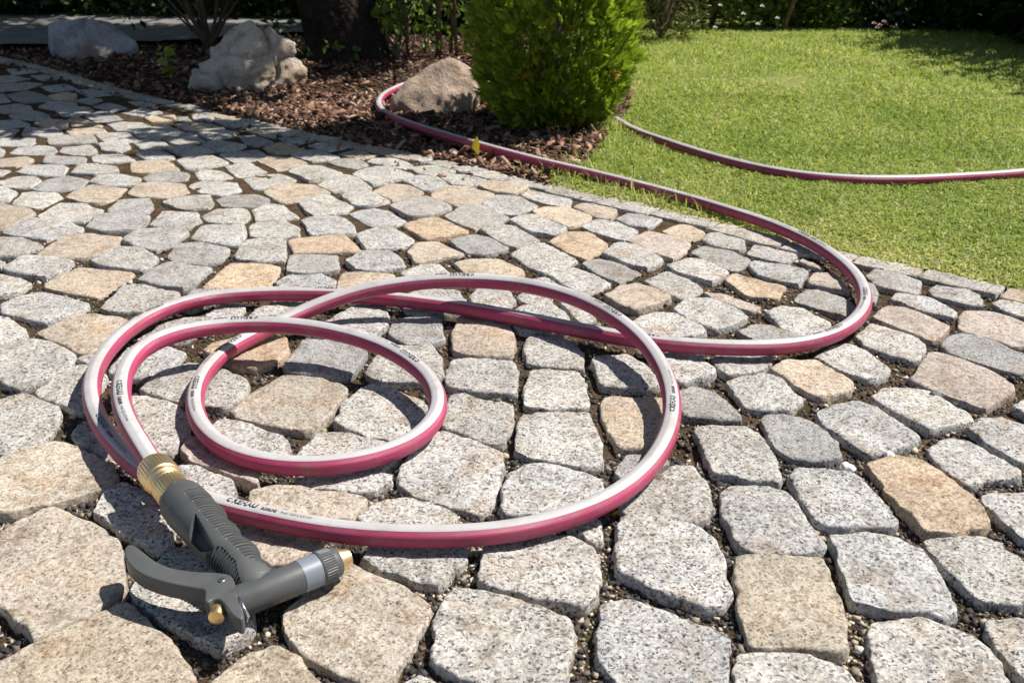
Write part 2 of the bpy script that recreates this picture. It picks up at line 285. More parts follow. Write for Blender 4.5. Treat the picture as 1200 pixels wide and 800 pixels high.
# ------------------------------------------------------------------ the cobbled yard: outlines of the stones as they lie (photograph pixels, unprojected to the ground)
STONES = """
b 0,622 60,590 95,612 140,632 146,660 140,690 125,703 45,747 18,738 -25,700
b -25,790 40,752 140,702 160,708 190,735 200,755 218,775 232,805 225,830 -25,850
g 152,690 190,652 215,636 270,650 300,690 295,735 255,760 225,745 175,718
b 243,800 275,775 300,762 325,755 350,770 365,785 380,805 370,840 240,840
b 328,718 388,682 410,660 450,675 482,690 506,708 500,727 475,748 470,772 452,800 430,796 398,788 362,768 338,745
g 516,714 527,695 540,690 600,700 640,714 668,728 672,740 668,760 660,785 655,805 580,810 535,785 508,776 505,762
g 568,640 590,630 640,625 672,630 695,643 705,655 705,672 697,692 687,710 655,700 600,690 575,687 560,675 561,662
g 727,606 765,603 790,609 820,618 840,630 848,650 855,697 850,710 825,710 790,697 770,689 750,677 725,670 723,645
g 705,708 735,699 760,710 790,720 820,729 850,742 856,775 858,805 840,830 760,830 730,805 725,785 705,770 700,745
b 862,653 895,651 960,655 975,672 990,725 994,762 925,752 880,755 870,735 865,712 860,685
g 973,628 1010,624 1050,628 1075,638 1090,655 1108,683 1122,715 1105,722 1075,714 1030,710 1000,702 992,675 980,648
g 1083,630 1112,625 1145,624 1170,633 1200,657 1215,680 1210,705 1165,707 1145,704 1130,690 1108,665 1090,647
g 1017,733 1040,725 1075,722 1120,735 1150,748 1165,770 1182,800 1180,830 1040,830 1030,800 1022,765
g 1157,725 1175,720 1210,722 1230,760 1225,800 1195,790 1170,760
g 865,762 900,759 950,765 985,777 1005,795 1010,830 870,830 860,800
g 468,803 490,788 515,795 525,810 510,830 475,830
g -15,370 10,370 30,385 25,393 0,402 -15,400
t 40,388 92,365 140,369 160,378 135,395 108,408 90,411 70,400
g 0,356 20,346 48,340 75,346 105,355 98,362 75,369 52,377 25,370 0,365
g -20,408 0,405 30,395 62,398 90,415 82,427 45,445 22,452 0,443 -20,435
g 37,460 60,442 88,427 110,428 125,440 115,460 98,480 75,475
g -10,470 25,461 50,465 70,475 70,490 60,508 40,520 10,534 -10,525
b -25,545 0,540 60,515 85,520 132,540 138,557 125,572 85,586 62,590 20,603 -25,600
g 107,597 121,578 143,565 165,572 190,588 205,610 198,640 183,642 162,630 135,614
g 83,505 98,490 115,500 130,515 125,530 105,528 90,518
g 138,475 150,464 175,462 200,470 222,482 222,505 200,525 178,527 155,505
g 160,458 190,433 225,424 260,432 290,445 288,460 265,478 240,475 205,470 175,463
g 243,500 260,488 300,498 332,511 342,524 333,540 300,543 268,536 250,518
p 210,527 225,511 248,520 290,546 306,560 300,574 270,560 235,548
g 207,545 240,546 265,560 277,572 270,587 235,592 215,575
t 238,410 250,400 290,392 335,395 340,412 325,425 300,432 275,430 260,418
g 125,432 150,405 185,400 218,410 205,424 172,438 140,440
g 90,420 105,412 120,420 105,428
g 330,430 342,415 355,398 395,398 430,410 420,425 413,438 390,441 355,437
b 268,480 290,458 335,436 365,438 402,450 407,455 392,475 382,487 360,502 340,500 318,491 285,488
g 392,492 400,472 420,455 440,446 460,455 490,465 508,480 492,498 465,515 440,511 410,505
g 427,437 440,420 465,405 505,405 518,422 518,440 495,448 460,447 440,445
t 530,390 538,372 560,368 597,376 604,395 602,414 570,416 532,411
g 522,435 530,418 565,416 600,419 607,430 605,458 550,455 523,450
g 520,475 525,462 540,459 580,467 602,472 600,500 590,518 570,516 545,507 517,500
g 463,565 472,540 490,522 515,505 535,508 590,530 588,560 575,590 560,600 525,590 480,577
g 345,533 372,505 400,503 455,517 470,530 450,548 400,553 360,545
g 345,557 372,545 420,545 460,555 440,574 405,576 365,570
b 292,580 300,570 330,565 375,570 425,578 430,590 410,608 350,608 300,598
g 415,605 430,590 450,582 480,580 515,588 535,600 530,612 480,615 430,612
g 425,652 435,630 500,622 543,632 545,655 515,683 490,680 455,668
p 265,618 290,606 345,612 378,632 360,652 320,660 285,645
g 612,405 622,390 668,396 684,412 684,430 650,428 618,424
g 614,455 620,435 635,432 680,434 687,450 692,475 660,476 617,474
g 606,500 612,487 640,482 665,482 692,483 703,508 706,540 680,545 640,537 605,530
g 587,575 595,555 615,543 645,543 690,555 706,562 706,575 690,590 640,603 590,603
g 692,422 705,418 735,416 760,430 772,445 772,453 750,455 705,453
t 704,468 710,463 755,465 785,465 788,480 780,510 765,523 725,520 708,495
g 720,545 735,531 765,530 785,537 775,550 740,560 724,558
g 727,590 745,568 785,540 812,540 828,560 834,590 830,605 800,610 755,603 730,598
g 665,610 690,600 707,607 707,628 692,632 675,622
g 793,455 815,449 840,455 870,486 862,490 825,488 800,485
g 812,502 820,497 875,498 895,508 910,540 920,560 915,565 870,558 835,552
g 843,575 855,566 900,565 920,570 940,590 968,632 965,643 935,647 890,645 865,635 850,605
g 772,420 790,402 812,404 822,418 838,432 828,440 798,447 780,440
g 832,418 860,405 895,408 910,420 885,433 852,437
g 850,446 870,440 900,437 915,442 943,470 930,477 890,480 875,477
g 890,492 900,485 935,485 960,495 983,516 988,532 950,537 925,535 900,512
t 904,433 920,421 955,421 1000,446 1000,455 962,465 945,460 930,447
g 953,418 975,405 995,400 1020,412 1045,430 1040,438 1020,445 995,435
p 1063,442 1085,413 1100,411 1125,420 1165,435 1188,450 1187,458 1155,477 1137,470 1100,455
g 1102,405 1110,393 1130,390 1165,397 1205,415 1210,432 1195,437 1150,423 1115,413
g 1023,464 1037,453 1062,451 1090,460 1133,483 1137,493 1110,498 1092,506 1065,492 1040,478
g 957,481 980,471 1005,469 1025,475 1050,497 1077,510 1075,517 1040,522 1020,531 995,515 970,500
t 1014,540 1050,533 1080,537 1110,558 1140,585 1158,608 1157,620 1125,623 1085,622 1070,605 1040,575
g 924,560 935,550 965,552 1000,555 1020,570 1048,600 1053,612 1030,618 990,617 960,613 945,595
g 1083,523 1110,509 1135,511 1165,533 1198,550 1195,557 1150,563 1130,566 1105,545
g 1133,500 1150,490 1172,486 1215,503 1225,525 1205,545 1180,533 1150,512
g 1187,475 1200,467 1220,470 1225,490 1205,490
g 1147,580 1165,575 1210,575 1235,600 1230,630 1200,628 1170,605
g 1013,325 1025,315 1050,317 1081,328 1076,343 1060,342 1025,333
g 1088,337 1100,331 1125,335 1148,345 1155,358 1135,356 1095,346
g 1044,350 1052,341 1080,345 1110,357 1122,366 1118,371 1090,365
g 1160,354 1175,348 1210,355 1215,372 1190,368
p 1023,372 1035,359 1060,359 1090,370 1112,380 1110,390 1090,398 1060,385
p 1122,368 1130,362 1155,362 1190,370 1210,380 1210,400 1190,405 1150,393 1125,383
g 1012,330 1025,333 1031,345 1025,355 1015,350
g 1003,392 1020,378 1045,384 1075,393 1086,404 1083,416 1070,423 1045,415 1015,403
p 936,305 939,302 965,312 967,317 950,312
g 877,310 882,305 922,310 947,317 938,333 908,328 888,322
p 947,327 954,320 978,321 997,342 975,338 945,333
g 930,350 943,339 960,338 990,349 1003,358 998,372 975,365
g 895,365 915,358 940,360 975,377 965,387 940,393 915,383
g 864,388 885,379 905,382 938,396 920,404 890,402
g 610,229 623,219 645,223 670,232 667,243 640,238
t 671,241 685,236 705,238 723,245 718,256 700,255
g 721,255 738,248 760,250 776,257 760,266 735,262
t 624,247 640,242 665,243 694,253 682,262 660,266 640,258
g 682,265 700,257 725,260 748,270 732,280 705,275
t 776,269 795,261 815,263 828,270 810,281 790,276
g 822,281 832,273 855,273 870,279 873,288 862,294 840,290
p 736,281 760,270 785,275 810,284 800,294 790,302 760,293
g 875,297 885,284 930,292 935,299 923,308 895,302
g 807,295 825,286 850,289 880,302 865,317 840,310
g 597,258 622,251 645,257 668,266 650,274 625,272
t 644,281 662,271 690,272 712,285 700,295 687,303 665,294
g 705,297 722,285 745,287 778,303 760,314 740,310
g 779,311 805,301 828,304 856,320 835,330 805,322
g 598,295 612,288 635,283 678,304 660,312 638,319 615,308
g 680,307 700,301 725,306 752,318 727,330 705,322
t 850,327 858,320 892,328 922,335 910,348 875,345
g 754,328 780,316 805,324 826,337 815,345 800,350 775,340
p 822,341 850,344 893,358 880,363 845,353
g 640,321 668,312 690,318 717,331 700,340 685,346 668,333
t 707,346 725,335 745,331 775,340 787,349 765,358 745,365 725,357
g 788,361 805,350 835,350 862,360 878,370 865,378 835,386 810,375
g 738,378 765,366 790,367 815,377 829,388 815,394 770,396 750,390
g 620,325 640,322 660,335 650,342 625,335
g 590,372 612,358 642,354 668,372 664,388 630,390 600,386
g 655,352 670,350 700,372 682,378 668,368
g 606,346 618,336 648,344 645,356 618,356
g 285,208 305,203 328,202 350,211 325,218 298,221
t 309,224 325,216 345,214 372,216 389,224 365,232 330,236
g 372,217 385,209 405,205 420,208 436,220 415,225 390,226
g 412,204 425,198 443,194 461,196 486,205 464,211 440,217 425,211
t 437,223 458,213 478,216 497,225 485,231 460,235
g 472,212 490,206 513,208 526,216 508,223 497,223
g 514,206 528,203 552,204 572,208 560,217 531,215
t 504,228 525,217 550,217 580,227 562,237 540,241
t 560,217 574,209 600,213 619,219 602,228 580,225
g 400,229 412,224 435,224 456,236 435,241 412,240
g 350,237 370,230 388,230 412,241 405,248 370,253 358,246
g 457,241 480,232 500,229 515,234 528,243 505,252 480,254
g 409,249 435,243 455,246 475,259 445,267 430,262
g 564,236 585,227 610,228 632,240 605,251 582,247
g 520,253 545,240 568,241 597,254 580,262 560,268 540,262
g 295,245 315,238 332,240 350,253 330,256 300,257
g 292,265 300,258 330,257 350,265 350,274 325,277 295,275
g 354,258 365,253 395,252 412,260 416,271 395,273 365,274
t 338,280 360,275 402,272 422,292 385,293 345,295
g 418,275 440,267 460,267 486,282 465,290 430,292 425,285
t 472,264 495,256 512,254 550,271 530,275 500,281
g 562,268 580,262 605,266 632,281 605,290 590,285
t 477,294 488,283 512,282 544,297 515,303 488,308
g 527,282 555,273 578,279 595,290 570,298 548,296
g 275,300 285,282 310,279 336,280 335,304 305,306 280,304
g 335,310 340,298 365,297 396,298 396,316 370,319 337,318
g 405,305 425,295 455,293 470,303 474,313 445,318 418,316
g 468,320 490,312 515,310 528,321 520,330 480,330
t 531,308 550,303 588,303 617,318 595,324 545,321
g 323,328 340,320 378,320 394,328 390,340 330,340
t 394,335 398,321 425,318 462,319 460,328 430,338 400,342
t 236,338 252,322 268,307 300,305 328,310 322,325 312,335 270,340
g 290,370 300,360 325,352 372,352 365,365 330,372
g 375,382 400,368 420,356 452,358 456,378 440,392 410,396
g 455,385 460,375 480,371 516,371 521,395 505,402 475,402 458,395
g 470,350 480,340 500,336 535,338 546,350 540,364 500,368 474,364
g 549,348 560,336 592,336 604,350 594,364 560,364
g -10,214 20,206 40,206 48,211 35,219 5,219
g 38,221 55,210 80,206 103,210 96,219 70,223
g 104,212 115,204 140,203 165,208 158,216 125,217
g 166,208 180,201 205,200 221,203 219,210 190,214 175,213
g 229,201 239,197 260,199 273,207 260,210 233,210
g -15,222 5,218 20,223 10,235 -10,238
g 14,237 27,224 68,225 71,231 45,244 20,240
t 77,231 95,221 108,217 147,220 135,232 115,237 95,236
t 150,226 162,215 190,214 215,215 220,225 193,231 165,230
g 221,216 238,210 277,212 282,223 265,228 238,226
g 253,232 265,227 300,226 315,231 310,240 285,242 262,241
g 125,246 140,233 175,231 179,242 170,249 140,250
g 191,237 205,229 245,228 251,238 245,243 215,245
t -20,245 0,239 25,240 40,249 20,259 0,267 -20,265
g 44,252 70,237 100,237 121,245 115,251 95,260 65,257
g 102,266 112,252 130,249 174,251 172,259 158,268 125,270
g 176,262 192,248 232,249 235,258 220,267 185,267
g 236,253 252,244 288,243 293,253 282,259 245,259
g 2,271 32,254 75,257 98,266 95,270 60,279 35,276
g 143,280 162,269 215,267 220,273 200,287 182,293 160,288
t 41,298 65,281 82,271 110,274 142,277 125,293 105,300 70,300
g 223,280 237,263 285,261 288,272 278,287 250,284
g -20,285 0,276 25,278 51,288 20,299 -15,300
g 106,305 125,293 140,289 165,291 187,302 170,315 145,314 115,311
g 2,315 28,299 55,299 87,307 75,318 55,326 22,321
g 160,328 175,316 195,307 215,309 248,314 238,323 218,338 185,334
g 194,300 208,284 235,282 271,289 260,305 235,309 205,305
t 50,334 70,321 92,312 135,315 158,317 150,328 115,346 75,340
g -20,325 0,320 22,325 38,332 20,342 -20,350
g 116,360 130,347 145,334 165,333 210,343 205,352 180,365 140,365
g 160,396 190,378 220,371 255,372 265,380 240,388 205,398
g 238,368 262,354 288,357 280,370 255,372
g -15,305 0,303 8,308 0,314
g 208,356 228,338 262,341 250,354 225,362
g 10,133 40,129 57,134 59,140 31,140 14,138
g -10,141 20,140 34,144 34,148 0,150 -10,149
t 39,143 60,139 80,142 78,148 55,149
t 79,139 92,137 102,141 120,147 115,149 85,148
g 99,135 118,130 132,132 144,139 115,143
g -10,152 10,150 22,151 14,159 -10,160
g 26,156 30,149 62,149 72,152 72,158 45,160 28,159
t 78,151 100,148 122,151 124,154 106,157 82,158
g 125,144 142,142 165,143 178,148 158,153 137,153
g -10,162 20,160 40,161 41,166 36,170 -10,170
g 56,161 70,159 96,158 110,160 113,168 80,169 58,169
g 112,158 125,155 150,155 163,164 155,166 125,166
g 115,169 132,166 148,166 153,173 140,178 122,177
g 11,178 22,172 44,170 62,171 66,176 60,181 20,180
g 69,178 75,172 106,169 114,176 114,181 85,181
g -10,174 0,174 6,177 2,183 -10,183
t -10,186 0,185 31,183 39,187 20,195 -10,194
g 50,190 54,182 100,183 100,191 88,193 62,192
g 107,185 118,181 145,180 159,187 140,190 112,191
g 19,201 31,192 76,192 80,196 74,204 52,205
g 84,203 92,194 111,192 136,195 138,201 112,204
g -15,199 0,198 12,199 2,205 -15,206
g 156,154 187,148 194,147 215,155 195,159 180,162 163,160
g 190,162 210,157 225,157 240,165 215,171 200,167
g 156,166 165,163 187,162 197,171 184,176 166,175
g 196,174 210,171 233,171 251,178 230,182 216,184
g 236,170 252,164 270,166 289,171 275,176 250,177
p 205,146 220,142 248,145 262,151 232,154 215,151
g 231,156 258,151 279,155 270,160 248,164
g 160,181 170,177 192,178 205,185 192,188 172,188
t 153,190 178,187 194,187 211,198 182,201 155,201
g 207,188 225,183 248,183 269,191 240,197 220,199
g 256,180 270,177 300,175 317,182 292,188 275,190
g 264,195 280,192 294,191 313,201 290,206 278,207
g 251,141 265,138 290,139 316,142 318,146 300,149 275,150 262,146
t 169,138 205,135 208,141 178,143
g 205,136 220,136 224,141 210,141
g 141,132 165,127 175,128 190,132 163,136
g 224,135 238,131 250,138 245,142 228,140
g 8,111 30,106 50,110 63,117 28,120 16,116
g -10,126 20,122 36,125 38,130 10,132 -10,131
g 46,125 58,119 88,120 92,125 62,128
t 56,112 78,109 90,111 87,117 64,117
g 88,118 104,115 120,117 108,122
g 110,124 125,120 138,122 149,126 130,130
g 64,128 100,125 110,130 88,136 73,135
g -10,100 30,97 50,98 30,104 -10,107
g -10,90 15,88 35,92 10,96 -10,97
g 48,101 75,98 90,104 60,107
g 8,81 40,79 45,84 15,87
g 35,88 60,86 75,92 50,94
g 90,106 115,103 135,110 105,113
g -10,108 5,110 12,118 -10,121
g 150,118 175,117 195,123 165,125
t 288,152 300,149 325,157 322,161 300,157
g 281,160 300,157 321,165 300,171 288,168
t 308,172 324,166 334,166 358,174 345,178 330,180 316,178
g 325,161 350,160 374,163 350,168 338,166
g 361,170 378,166 411,172 383,177
g 340,181 360,176 372,176 398,184 385,187 367,189
t 301,187 320,182 340,183 360,190 335,198 325,199
p 396,180 413,175 430,176 443,181 428,185 420,186
g 384,190 405,185 418,185 432,192 417,197 400,195
g 338,200 355,194 375,193 401,202 390,207 363,212 350,205
g 430,189 442,184 470,185 485,193 474,197 455,194
g 471,184 490,180 506,182 508,191 495,191 482,187
g 478,196 500,193 523,194 534,200 513,207 494,204
g 534,198 552,193 572,197 585,202 565,204 540,203
"""
EDGING = [(-40, 58), (0, 69), (60, 84), (110, 99), (150, 110), (200, 121), (250, 133), (330, 152), (380, 163), (440, 175), (480, 183), (540, 196),
          (580, 207), (620, 215), (660, 225), (740, 243), (800, 256), (860, 269), (920, 287), (980, 300), (1050, 315), (1120, 328), (1200, 346), (1330, 375)]


def hull(P):
    P = sorted(set((round(a, 6), round(b, 6)) for a, b in P))
    def half(Q):
        h = []
        for p in Q:
            while len(h) > 1 and (h[-1][0] - h[-2][0]) * (p[1] - h[-2][1]) - (h[-1][1] - h[-2][1]) * (p[0] - h[-2][0]) <= 0: h.pop()
            h.append(p)
        return h[:-1]
    return np.array(half(P) + half(P[::-1]))


def clip_poly(P, n, m):
    """keep the side n.p <= m"""
    out = []
    d = P @ n - m
    for i in range(len(P)):
        j = (i + 1) % len(P)
        if d[i] <= 0: out.append(P[i])
        if d[i] * d[j] < 0: out.append(P[i] + (P[j] - P[i]) * (d[i] / (d[i] - d[j])))
    return np.array(out) if len(out) >= 3 else P


def sat(A, B):
    best = (-9, None, None)
    for P in (A, B):
        e = np.roll(P, -1, 0) - P
        nn = np.stack([e[:, 1], -e[:, 0]], 1)
        nn /= np.linalg.norm(nn, axis=1)[:, None] + 1e-12
        for n in nn:
            if P is B: n = -n
            g = (B @ n).min() - (A @ n).max()
            if g > best[0]: best = (g, n, ((B @ n).min() + (A @ n).max()) / 2)
    return best


stones = []                                        # [kind, convex outline, is an edging stone]
for ln in STONES.strip().splitlines():
    a = ln.split()
    pts = [at(*map(float, q.split(','))) for q in a[1:]]
    stones.append([a[0], hull([(p.x, p.y) for p in pts]), False])
n_core = len(stones)
# edging: a straight row of narrow flush stones along the border of the yard
E = [np.array(at(x, y)[:2]) for x, y in EDGING]
seg = [np.linalg.norm(E[i + 1] - E[i]) for i in range(len(E) - 1)]
cum = np.concatenate([[0], np.cumsum(seg)])
def edge_at(s):
    return np.array([np.interp(s, cum, [e[0] for e in E]), np.interp(s, cum, [e[1] for e in E])])
s = 0.0
while s < cum[-1] - 0.1:
    L = random.uniform(0.085, 0.13)
    p, q = edge_at(s + 0.0012), edge_at(s + L - 0.0012)
    d = (q - p) / np.linalg.norm(q - p); nrm = np.array([-d[1], d[0]])
    w1, w2 = 0.029 + random.uniform(-.004, .004), 0.026 + random.uniform(-.003, .003)
    stones.append(['g' if random.random() < .85 else 'p', hull([tuple(p + nrm * w2), tuple(q + nrm * w2), tuple(q - nrm * w1), tuple(p - nrm * w1)]), True])
    s += L
n_traced = len(stones)
# the yard goes on outside the picture: more stones of the same size in bowed rows
PAVE_OUT = [E[0] + np.array([-1.0, .25])] + E + [E[-1] + np.array([.5, -.35]), np.array([1.5, -.4]), np.array([-1.9, -.4])]
PAVE_OUT = np.array(PAVE_OUT)
def in_poly(P, x, y):
    x = np.asarray(x); y = np.asarray(y); r = np.zeros(x.shape, bool)
    j = len(P) - 1
    for i in range(len(P)):
        c = (P[i][1] > y) != (P[j][1] > y)
        with np.errstate(divide='ignore', invalid='ignore'):
            r ^= c & (x < (P[j][0] - P[i][0]) * (y - P[i][1]) / (P[j][1] - P[i][1]) + P[i][0])
        j = i
    return r
cents = [st[1].mean(0) for st in stones]
rad = [np.linalg.norm(st[1] - c, axis=1).max() for st, c in zip(stones, cents)]
for iy in range(-5, 34):
    for ix in range(-24, 18):
        cx = ix * .094 + (iy % 2) * .045 + random.uniform(-.006, .006)
        cy = iy * .09 + .05 * math.sin(cx * 2.2) + random.uniform(-.006, .006)
        u, v = px_of((cx, cy, 0)) if cy > .1 else (600, 2000)
        if -30 < u < 1230 and 40 < v < 830: continue
        if not in_poly(PAVE_OUT, [cx], [cy])[0]: continue
        h = [(cx + sx * random.uniform(.036, .042), cy + sy * random.uniform(.034, .041)) for sx, sy in ((-1, -1), (1, -1), (1, 1), (-1, 1))]
        P = hull(h)
        c = P.mean(0)
        if all(np.linalg.norm(c - c2) > .09 or sat(P, st[1])[0] > -.012 for st, c2 in zip(stones, cents)):
            stones.append([random.choice('ggggtp'), P, False]); cents.append(c); rad.append(.055)

# neighbours never overlap: trim both along the axis that parts them best
for _pass in range(2):
    for i in range(len(stones)):
        for j in range(i + 1, len(stones)):
            if np.linalg.norm(cents[i] - cents[j]) > rad[i] + rad[j] + .01: continue
            g, n, m = sat(stones[i][1], stones[j][1])
            gap = .0015 if stones[i][2] and stones[j][2] else .0040
            if g < gap:
                if stones[i][2] and not stones[j][2]: a, b = 0.0, gap + max(0, -g)
                k = gap / 2
                stones[i][1] = clip_poly(stones[i][1], n, m - k)
                stones[j][1] = clip_poly(stones[j][1], -n, -(m + k))
    cents = [st[1].mean(0) for st in stones]
    rad = [np.linalg.norm(st[1] - c, axis=1).max() for st, c in zip(stones, cents)]


def round_outline(P, n, cut):
    for it in range(3):
        Q = []
        for i in range(len(P)):
            a, b = P[i], P[(i + 1) % len(P)]
            L = np.linalg.norm(b - a)
            t = min(.25, cut / max(L, 1e-6))
            Q += [a + (b - a) * t, b - (b - a) * t]
        P = np.array(Q); cut *= .6
    d = np.linalg.norm(np.roll(P, -1, 0) - P, axis=1)
    cum_ = np.concatenate([[0], np.cumsum(d)])
    t = np.linspace(0, cum_[-1], n, endpoint=False)
    PP = np.vstack([P, P[:1]])
    return np.stack([np.interp(t, cum_, PP[:, 0]), np.interp(t, cum_, PP[:, 1])], 1)


def stone_geo(P, n, rings, rr, seed, edge=False):
    """a hewn block: slightly domed uneven top, worn arrises, steep rough flanks"""
    c = P.mean(0)
    O = round_outline(c + (P - c) * (1 if edge else 1.03 if c[1] < 1.3 else 1.065), n, .0022 if edge else .0026 if c[1] < 1.3 else .0018)
    sd_ = Vector((seed * 3.17, seed * 1.31, seed * .77))
    V = [];
    tilt = np.array([random.uniform(-.02, .02), random.uniform(-.02, .02)]) * (0.4 if edge else 1)
    lift = random.uniform(-.0022, .0018) if not edge else random.uniform(-.001, .001)
    for i in range(n):                                            # ragged rim
        q = Vector((O[i][0], O[i][1], 0))
        f = noise.fractal(q * 45 + sd_, 1.0, 2.0, 4) * (.0034 if c[1] < .9 else .0022) + noise.noise(q * 170 + sd_) * .0015 - .0035 * max(0, noise.noise(q * 85 + sd_ * 2) - .35)
        d = O[i] - c
        O[i] = O[i] + d / np.linalg.norm(d) * f * (0.5 if edge else 1) 
    top = [0] + rings
    F = []
    def z_top(p, e):
        q = Vector((p[0], p[1], 0))
        z = noise.fractal(q * 22 + sd_, 1.0, 2.0, 4) * .0021 + noise.noise(q * 95 + sd_) * .0009 + noise.noise(q * 230 + sd_) * .0006
        if edge: z *= .5
        w = min(1.0, e / rr)
        return z * (0.35 + .65 * w) - (rr - math.sqrt(max(0, rr * rr - (rr - min(e, rr)) ** 2))) * .85
    V.append((0, 0, z_top(c, .03) + .0003 + lift))
    R = np.linalg.norm(O - c, axis=1)
    for t in rings:
        for i in range(n):
            p = c + (O[i] - c) * t
            e = (1 - t) * R[i]
            z = z_top(p, e) + .0003 * (1 - t * t) + lift + float(tilt @ (p - c))
            V.append((p[0] - c[0], p[1] - c[1], z))
    base = [V[1 + (len(rings) - 1) * n + i][2] for i in range(n)]
    for k, (zz, sc) in enumerate(((-.006, 1.012), (-.014, 1.0), (-.03, .95))):
        for i in range(n):
            q = Vector((O[i][0], O[i][1], zz * 1.5))
            f = noise.fractal(q * 80 + sd_, 1.0, 2.0, 3) * .0022
            d = (O[i] - c)
            p = d * sc + d / R[i] * f
            V.append((p[0], p[1], base[i] + zz + (f if k == 0 else 0)))
    for i in range(n):
        F.append((0, 1 + i, 1 + (i + 1) % n, 0))
    nr = len(rings) + 3
    Q = []
    for r in range(nr - 1):
        for i in range(n):
            a = 1 + r * n + i; b = 1 + r * n + (i + 1) % n
            Q.append((a, a + n, b + n, b))
    T = [(f[0], f[1], f[2]) for f in F]
    return c, V, T, Q


pavement = bpy.data.objects.new('pavement', None)      # replaced below by the joint bed mesh
bpy.data.objects.remove(pavement)

# the bed the stones are set in (soil and moss in the joints)
gx = np.concatenate([np.arange(-3.4, -1.0, .03), np.arange(-1.0, 1.1, .0125), np.arange(1.1, 1.7, .03)])
gy = np.concatenate([np.arange(-.5, .3, .04), np.arange(.3, 1.6, .0125), np.arange(1.6, 3.7, .03)])
XX, YY = np.meshgrid(gx, gy)
zz = np.zeros(XX.shape)
for a in range(XX.shape[0]):
    for b in range(XX.shape[1]):
        q = Vector((XX[a, b], YY[a, b], 0))
        zz[a, b] = -.0092 + noise.fractal(q * 17, 1.0, 2.0, 4) * .0038 + max(0.0, (YY[a, b] - .75)) * .006
zz = np.minimum(zz, -.0034)
Vb = np.stack([XX, YY, zz], -1).reshape(-1, 3)
ny, nx = XX.shape
idx = np.arange(ny * nx).reshape(ny, nx)
Fb = np.stack([idx[:-1, :-1], idx[:-1, 1:], idx[1:, 1:], idx[1:, :-1]], -1).reshape(-1, 4)
cen = Vb[Fb].mean(1)
Fb = Fb[in_poly(PAVE_OUT, cen[:, 0], cen[:, 1])]
pavement = np_mesh('pavement', Vb, Fb, M['soil'])
tag(pavement, kind='structure')

TINT = {'g': [(1, 1, 1), (.94, .95, .97), (1.04, 1.02, .99), (.97, .96, .94)], 't': [(1, 1, 1), (1.06, 1.0, .93), (.95, .97, 1.0)], 'p': [(.93, .95, 1.02), (.92, .95, 1.06)], 'b': [(.92, .98, 1.05), (.93, .985, 1.02), (.95, .98, .98)]}
rest_V, rest_T, rest_Q, off = [], [], [], 0
stone_polys = []
for k, (kind, P, is_edge) in enumerate(stones):
    c0 = P.mean(0)
    stone_polys.append(P)
    R0 = np.linalg.norm(P - c0, axis=1).max()
    dist = max(.2, c0[1])
    if k < n_traced:
        if dist < .75: n, rings = 72, [.13, .26, .39, .51, .62, .72, .80, .86, .91, .945, .97, .988, 1.0]
        elif dist < 1.2: n, rings = 48, [.2, .4, .58, .72, .83, .91, .955, .983, 1.0]
        else: n, rings = 30, [.3, .55, .77, .91, .97, 1.0]
        rr = .0021 if dist < .8 else .0026
        c, V, T, Q = stone_geo(P, n, rings, rr, k + 1, is_edge)
        me = bpy.data.meshes.new('cobblestone')
        me.from_pydata(V, [], T + Q)
        for p_ in me.polygons: p_.use_smooth = True
        me.set_sharp_from_angle(angle=math.radians(48))
        o = link_mesh('edging_stone' if is_edge else 'cobblestone', me, M['tan'] if kind in 'tpb' else M[random.choice(('granite', 'granite', 'granite', 'granite_coarse', 'granite_coarse', 'granite_dull'))], pavement, (c[0], c[1], 0))
        t = random.choice(TINT[kind]); v = random.uniform(.92, 1.06)
        o.color = (t[0] * v, t[1] * v, t[2] * v, 1)
        if is_edge: o.color = (t[0] * v * .93, t[1] * v * .90, t[2] * v * .86, 1)
    else:
        c, V, T, Q = stone_geo(P, 22, [.4, .75, .92, 1.0], .006, k + 1)
        rest_V += [(x + c[0], y + c[1], z) for x, y, z in V]
        rest_T += [tuple(i + off for i in f) for f in T]; rest_Q += [tuple(i + off for i in f) for f in Q]
        off += len(V)
me = bpy.data.meshes.new('cobblestones')
me.from_pydata(rest_V, [], rest_T + rest_Q)
for p_ in me.polygons: p_.use_smooth = True
tag(link_mesh('cobblestones', me, M['granite'], pavement), kind='stuff')

# loose grit in the joints: thousands of stone chips a few millimetres across
GS = .004
gx0, gy0, gnx, gny = -1.3, .25, 650, 560
occ = np.zeros((gny, gnx), bool)
for P in stone_polys:
    lo, hi = P.min(0), P.max(0)
    i0, i1 = max(0, int((lo[0] - gx0) / GS)), min(gnx, int((hi[0] - gx0) / GS) + 2)
    j0, j1 = max(0, int((lo[1] - gy0) / GS)), min(gny, int((hi[1] - gy0) / GS) + 2)
    if i1 <= i0 or j1 <= j0: continue
    xs, ys = np.meshgrid(gx0 + (np.arange(i0, i1) + .5) * GS, gy0 + (np.arange(j0, j1) + .5) * GS)
    occ[j0:j1, i0:i1] |= in_poly(P, xs, ys)


def free_joint(n, ylo, yhi, pw=1.0):
    out = []
    while len(out) < n:
        y = ylo + (yhi - ylo) * rng.random(20000) ** pw
        x = rng.uniform(-.75, .78, 20000) * (.45 + .75 * y) / 1.0
        i, j = ((x - gx0) / GS).astype(int), ((y - gy0) / GS).astype(int)
        ok = (i >= 0) & (i < gnx) & (j >= 0) & (j < gny)
        ok[ok] &= ~occ[j[ok], i[ok]]
        ok &= in_poly(PAVE_OUT, x, y)
        out += list(np.stack([x[ok], y[ok]], 1))
    return np.array(out[:n])


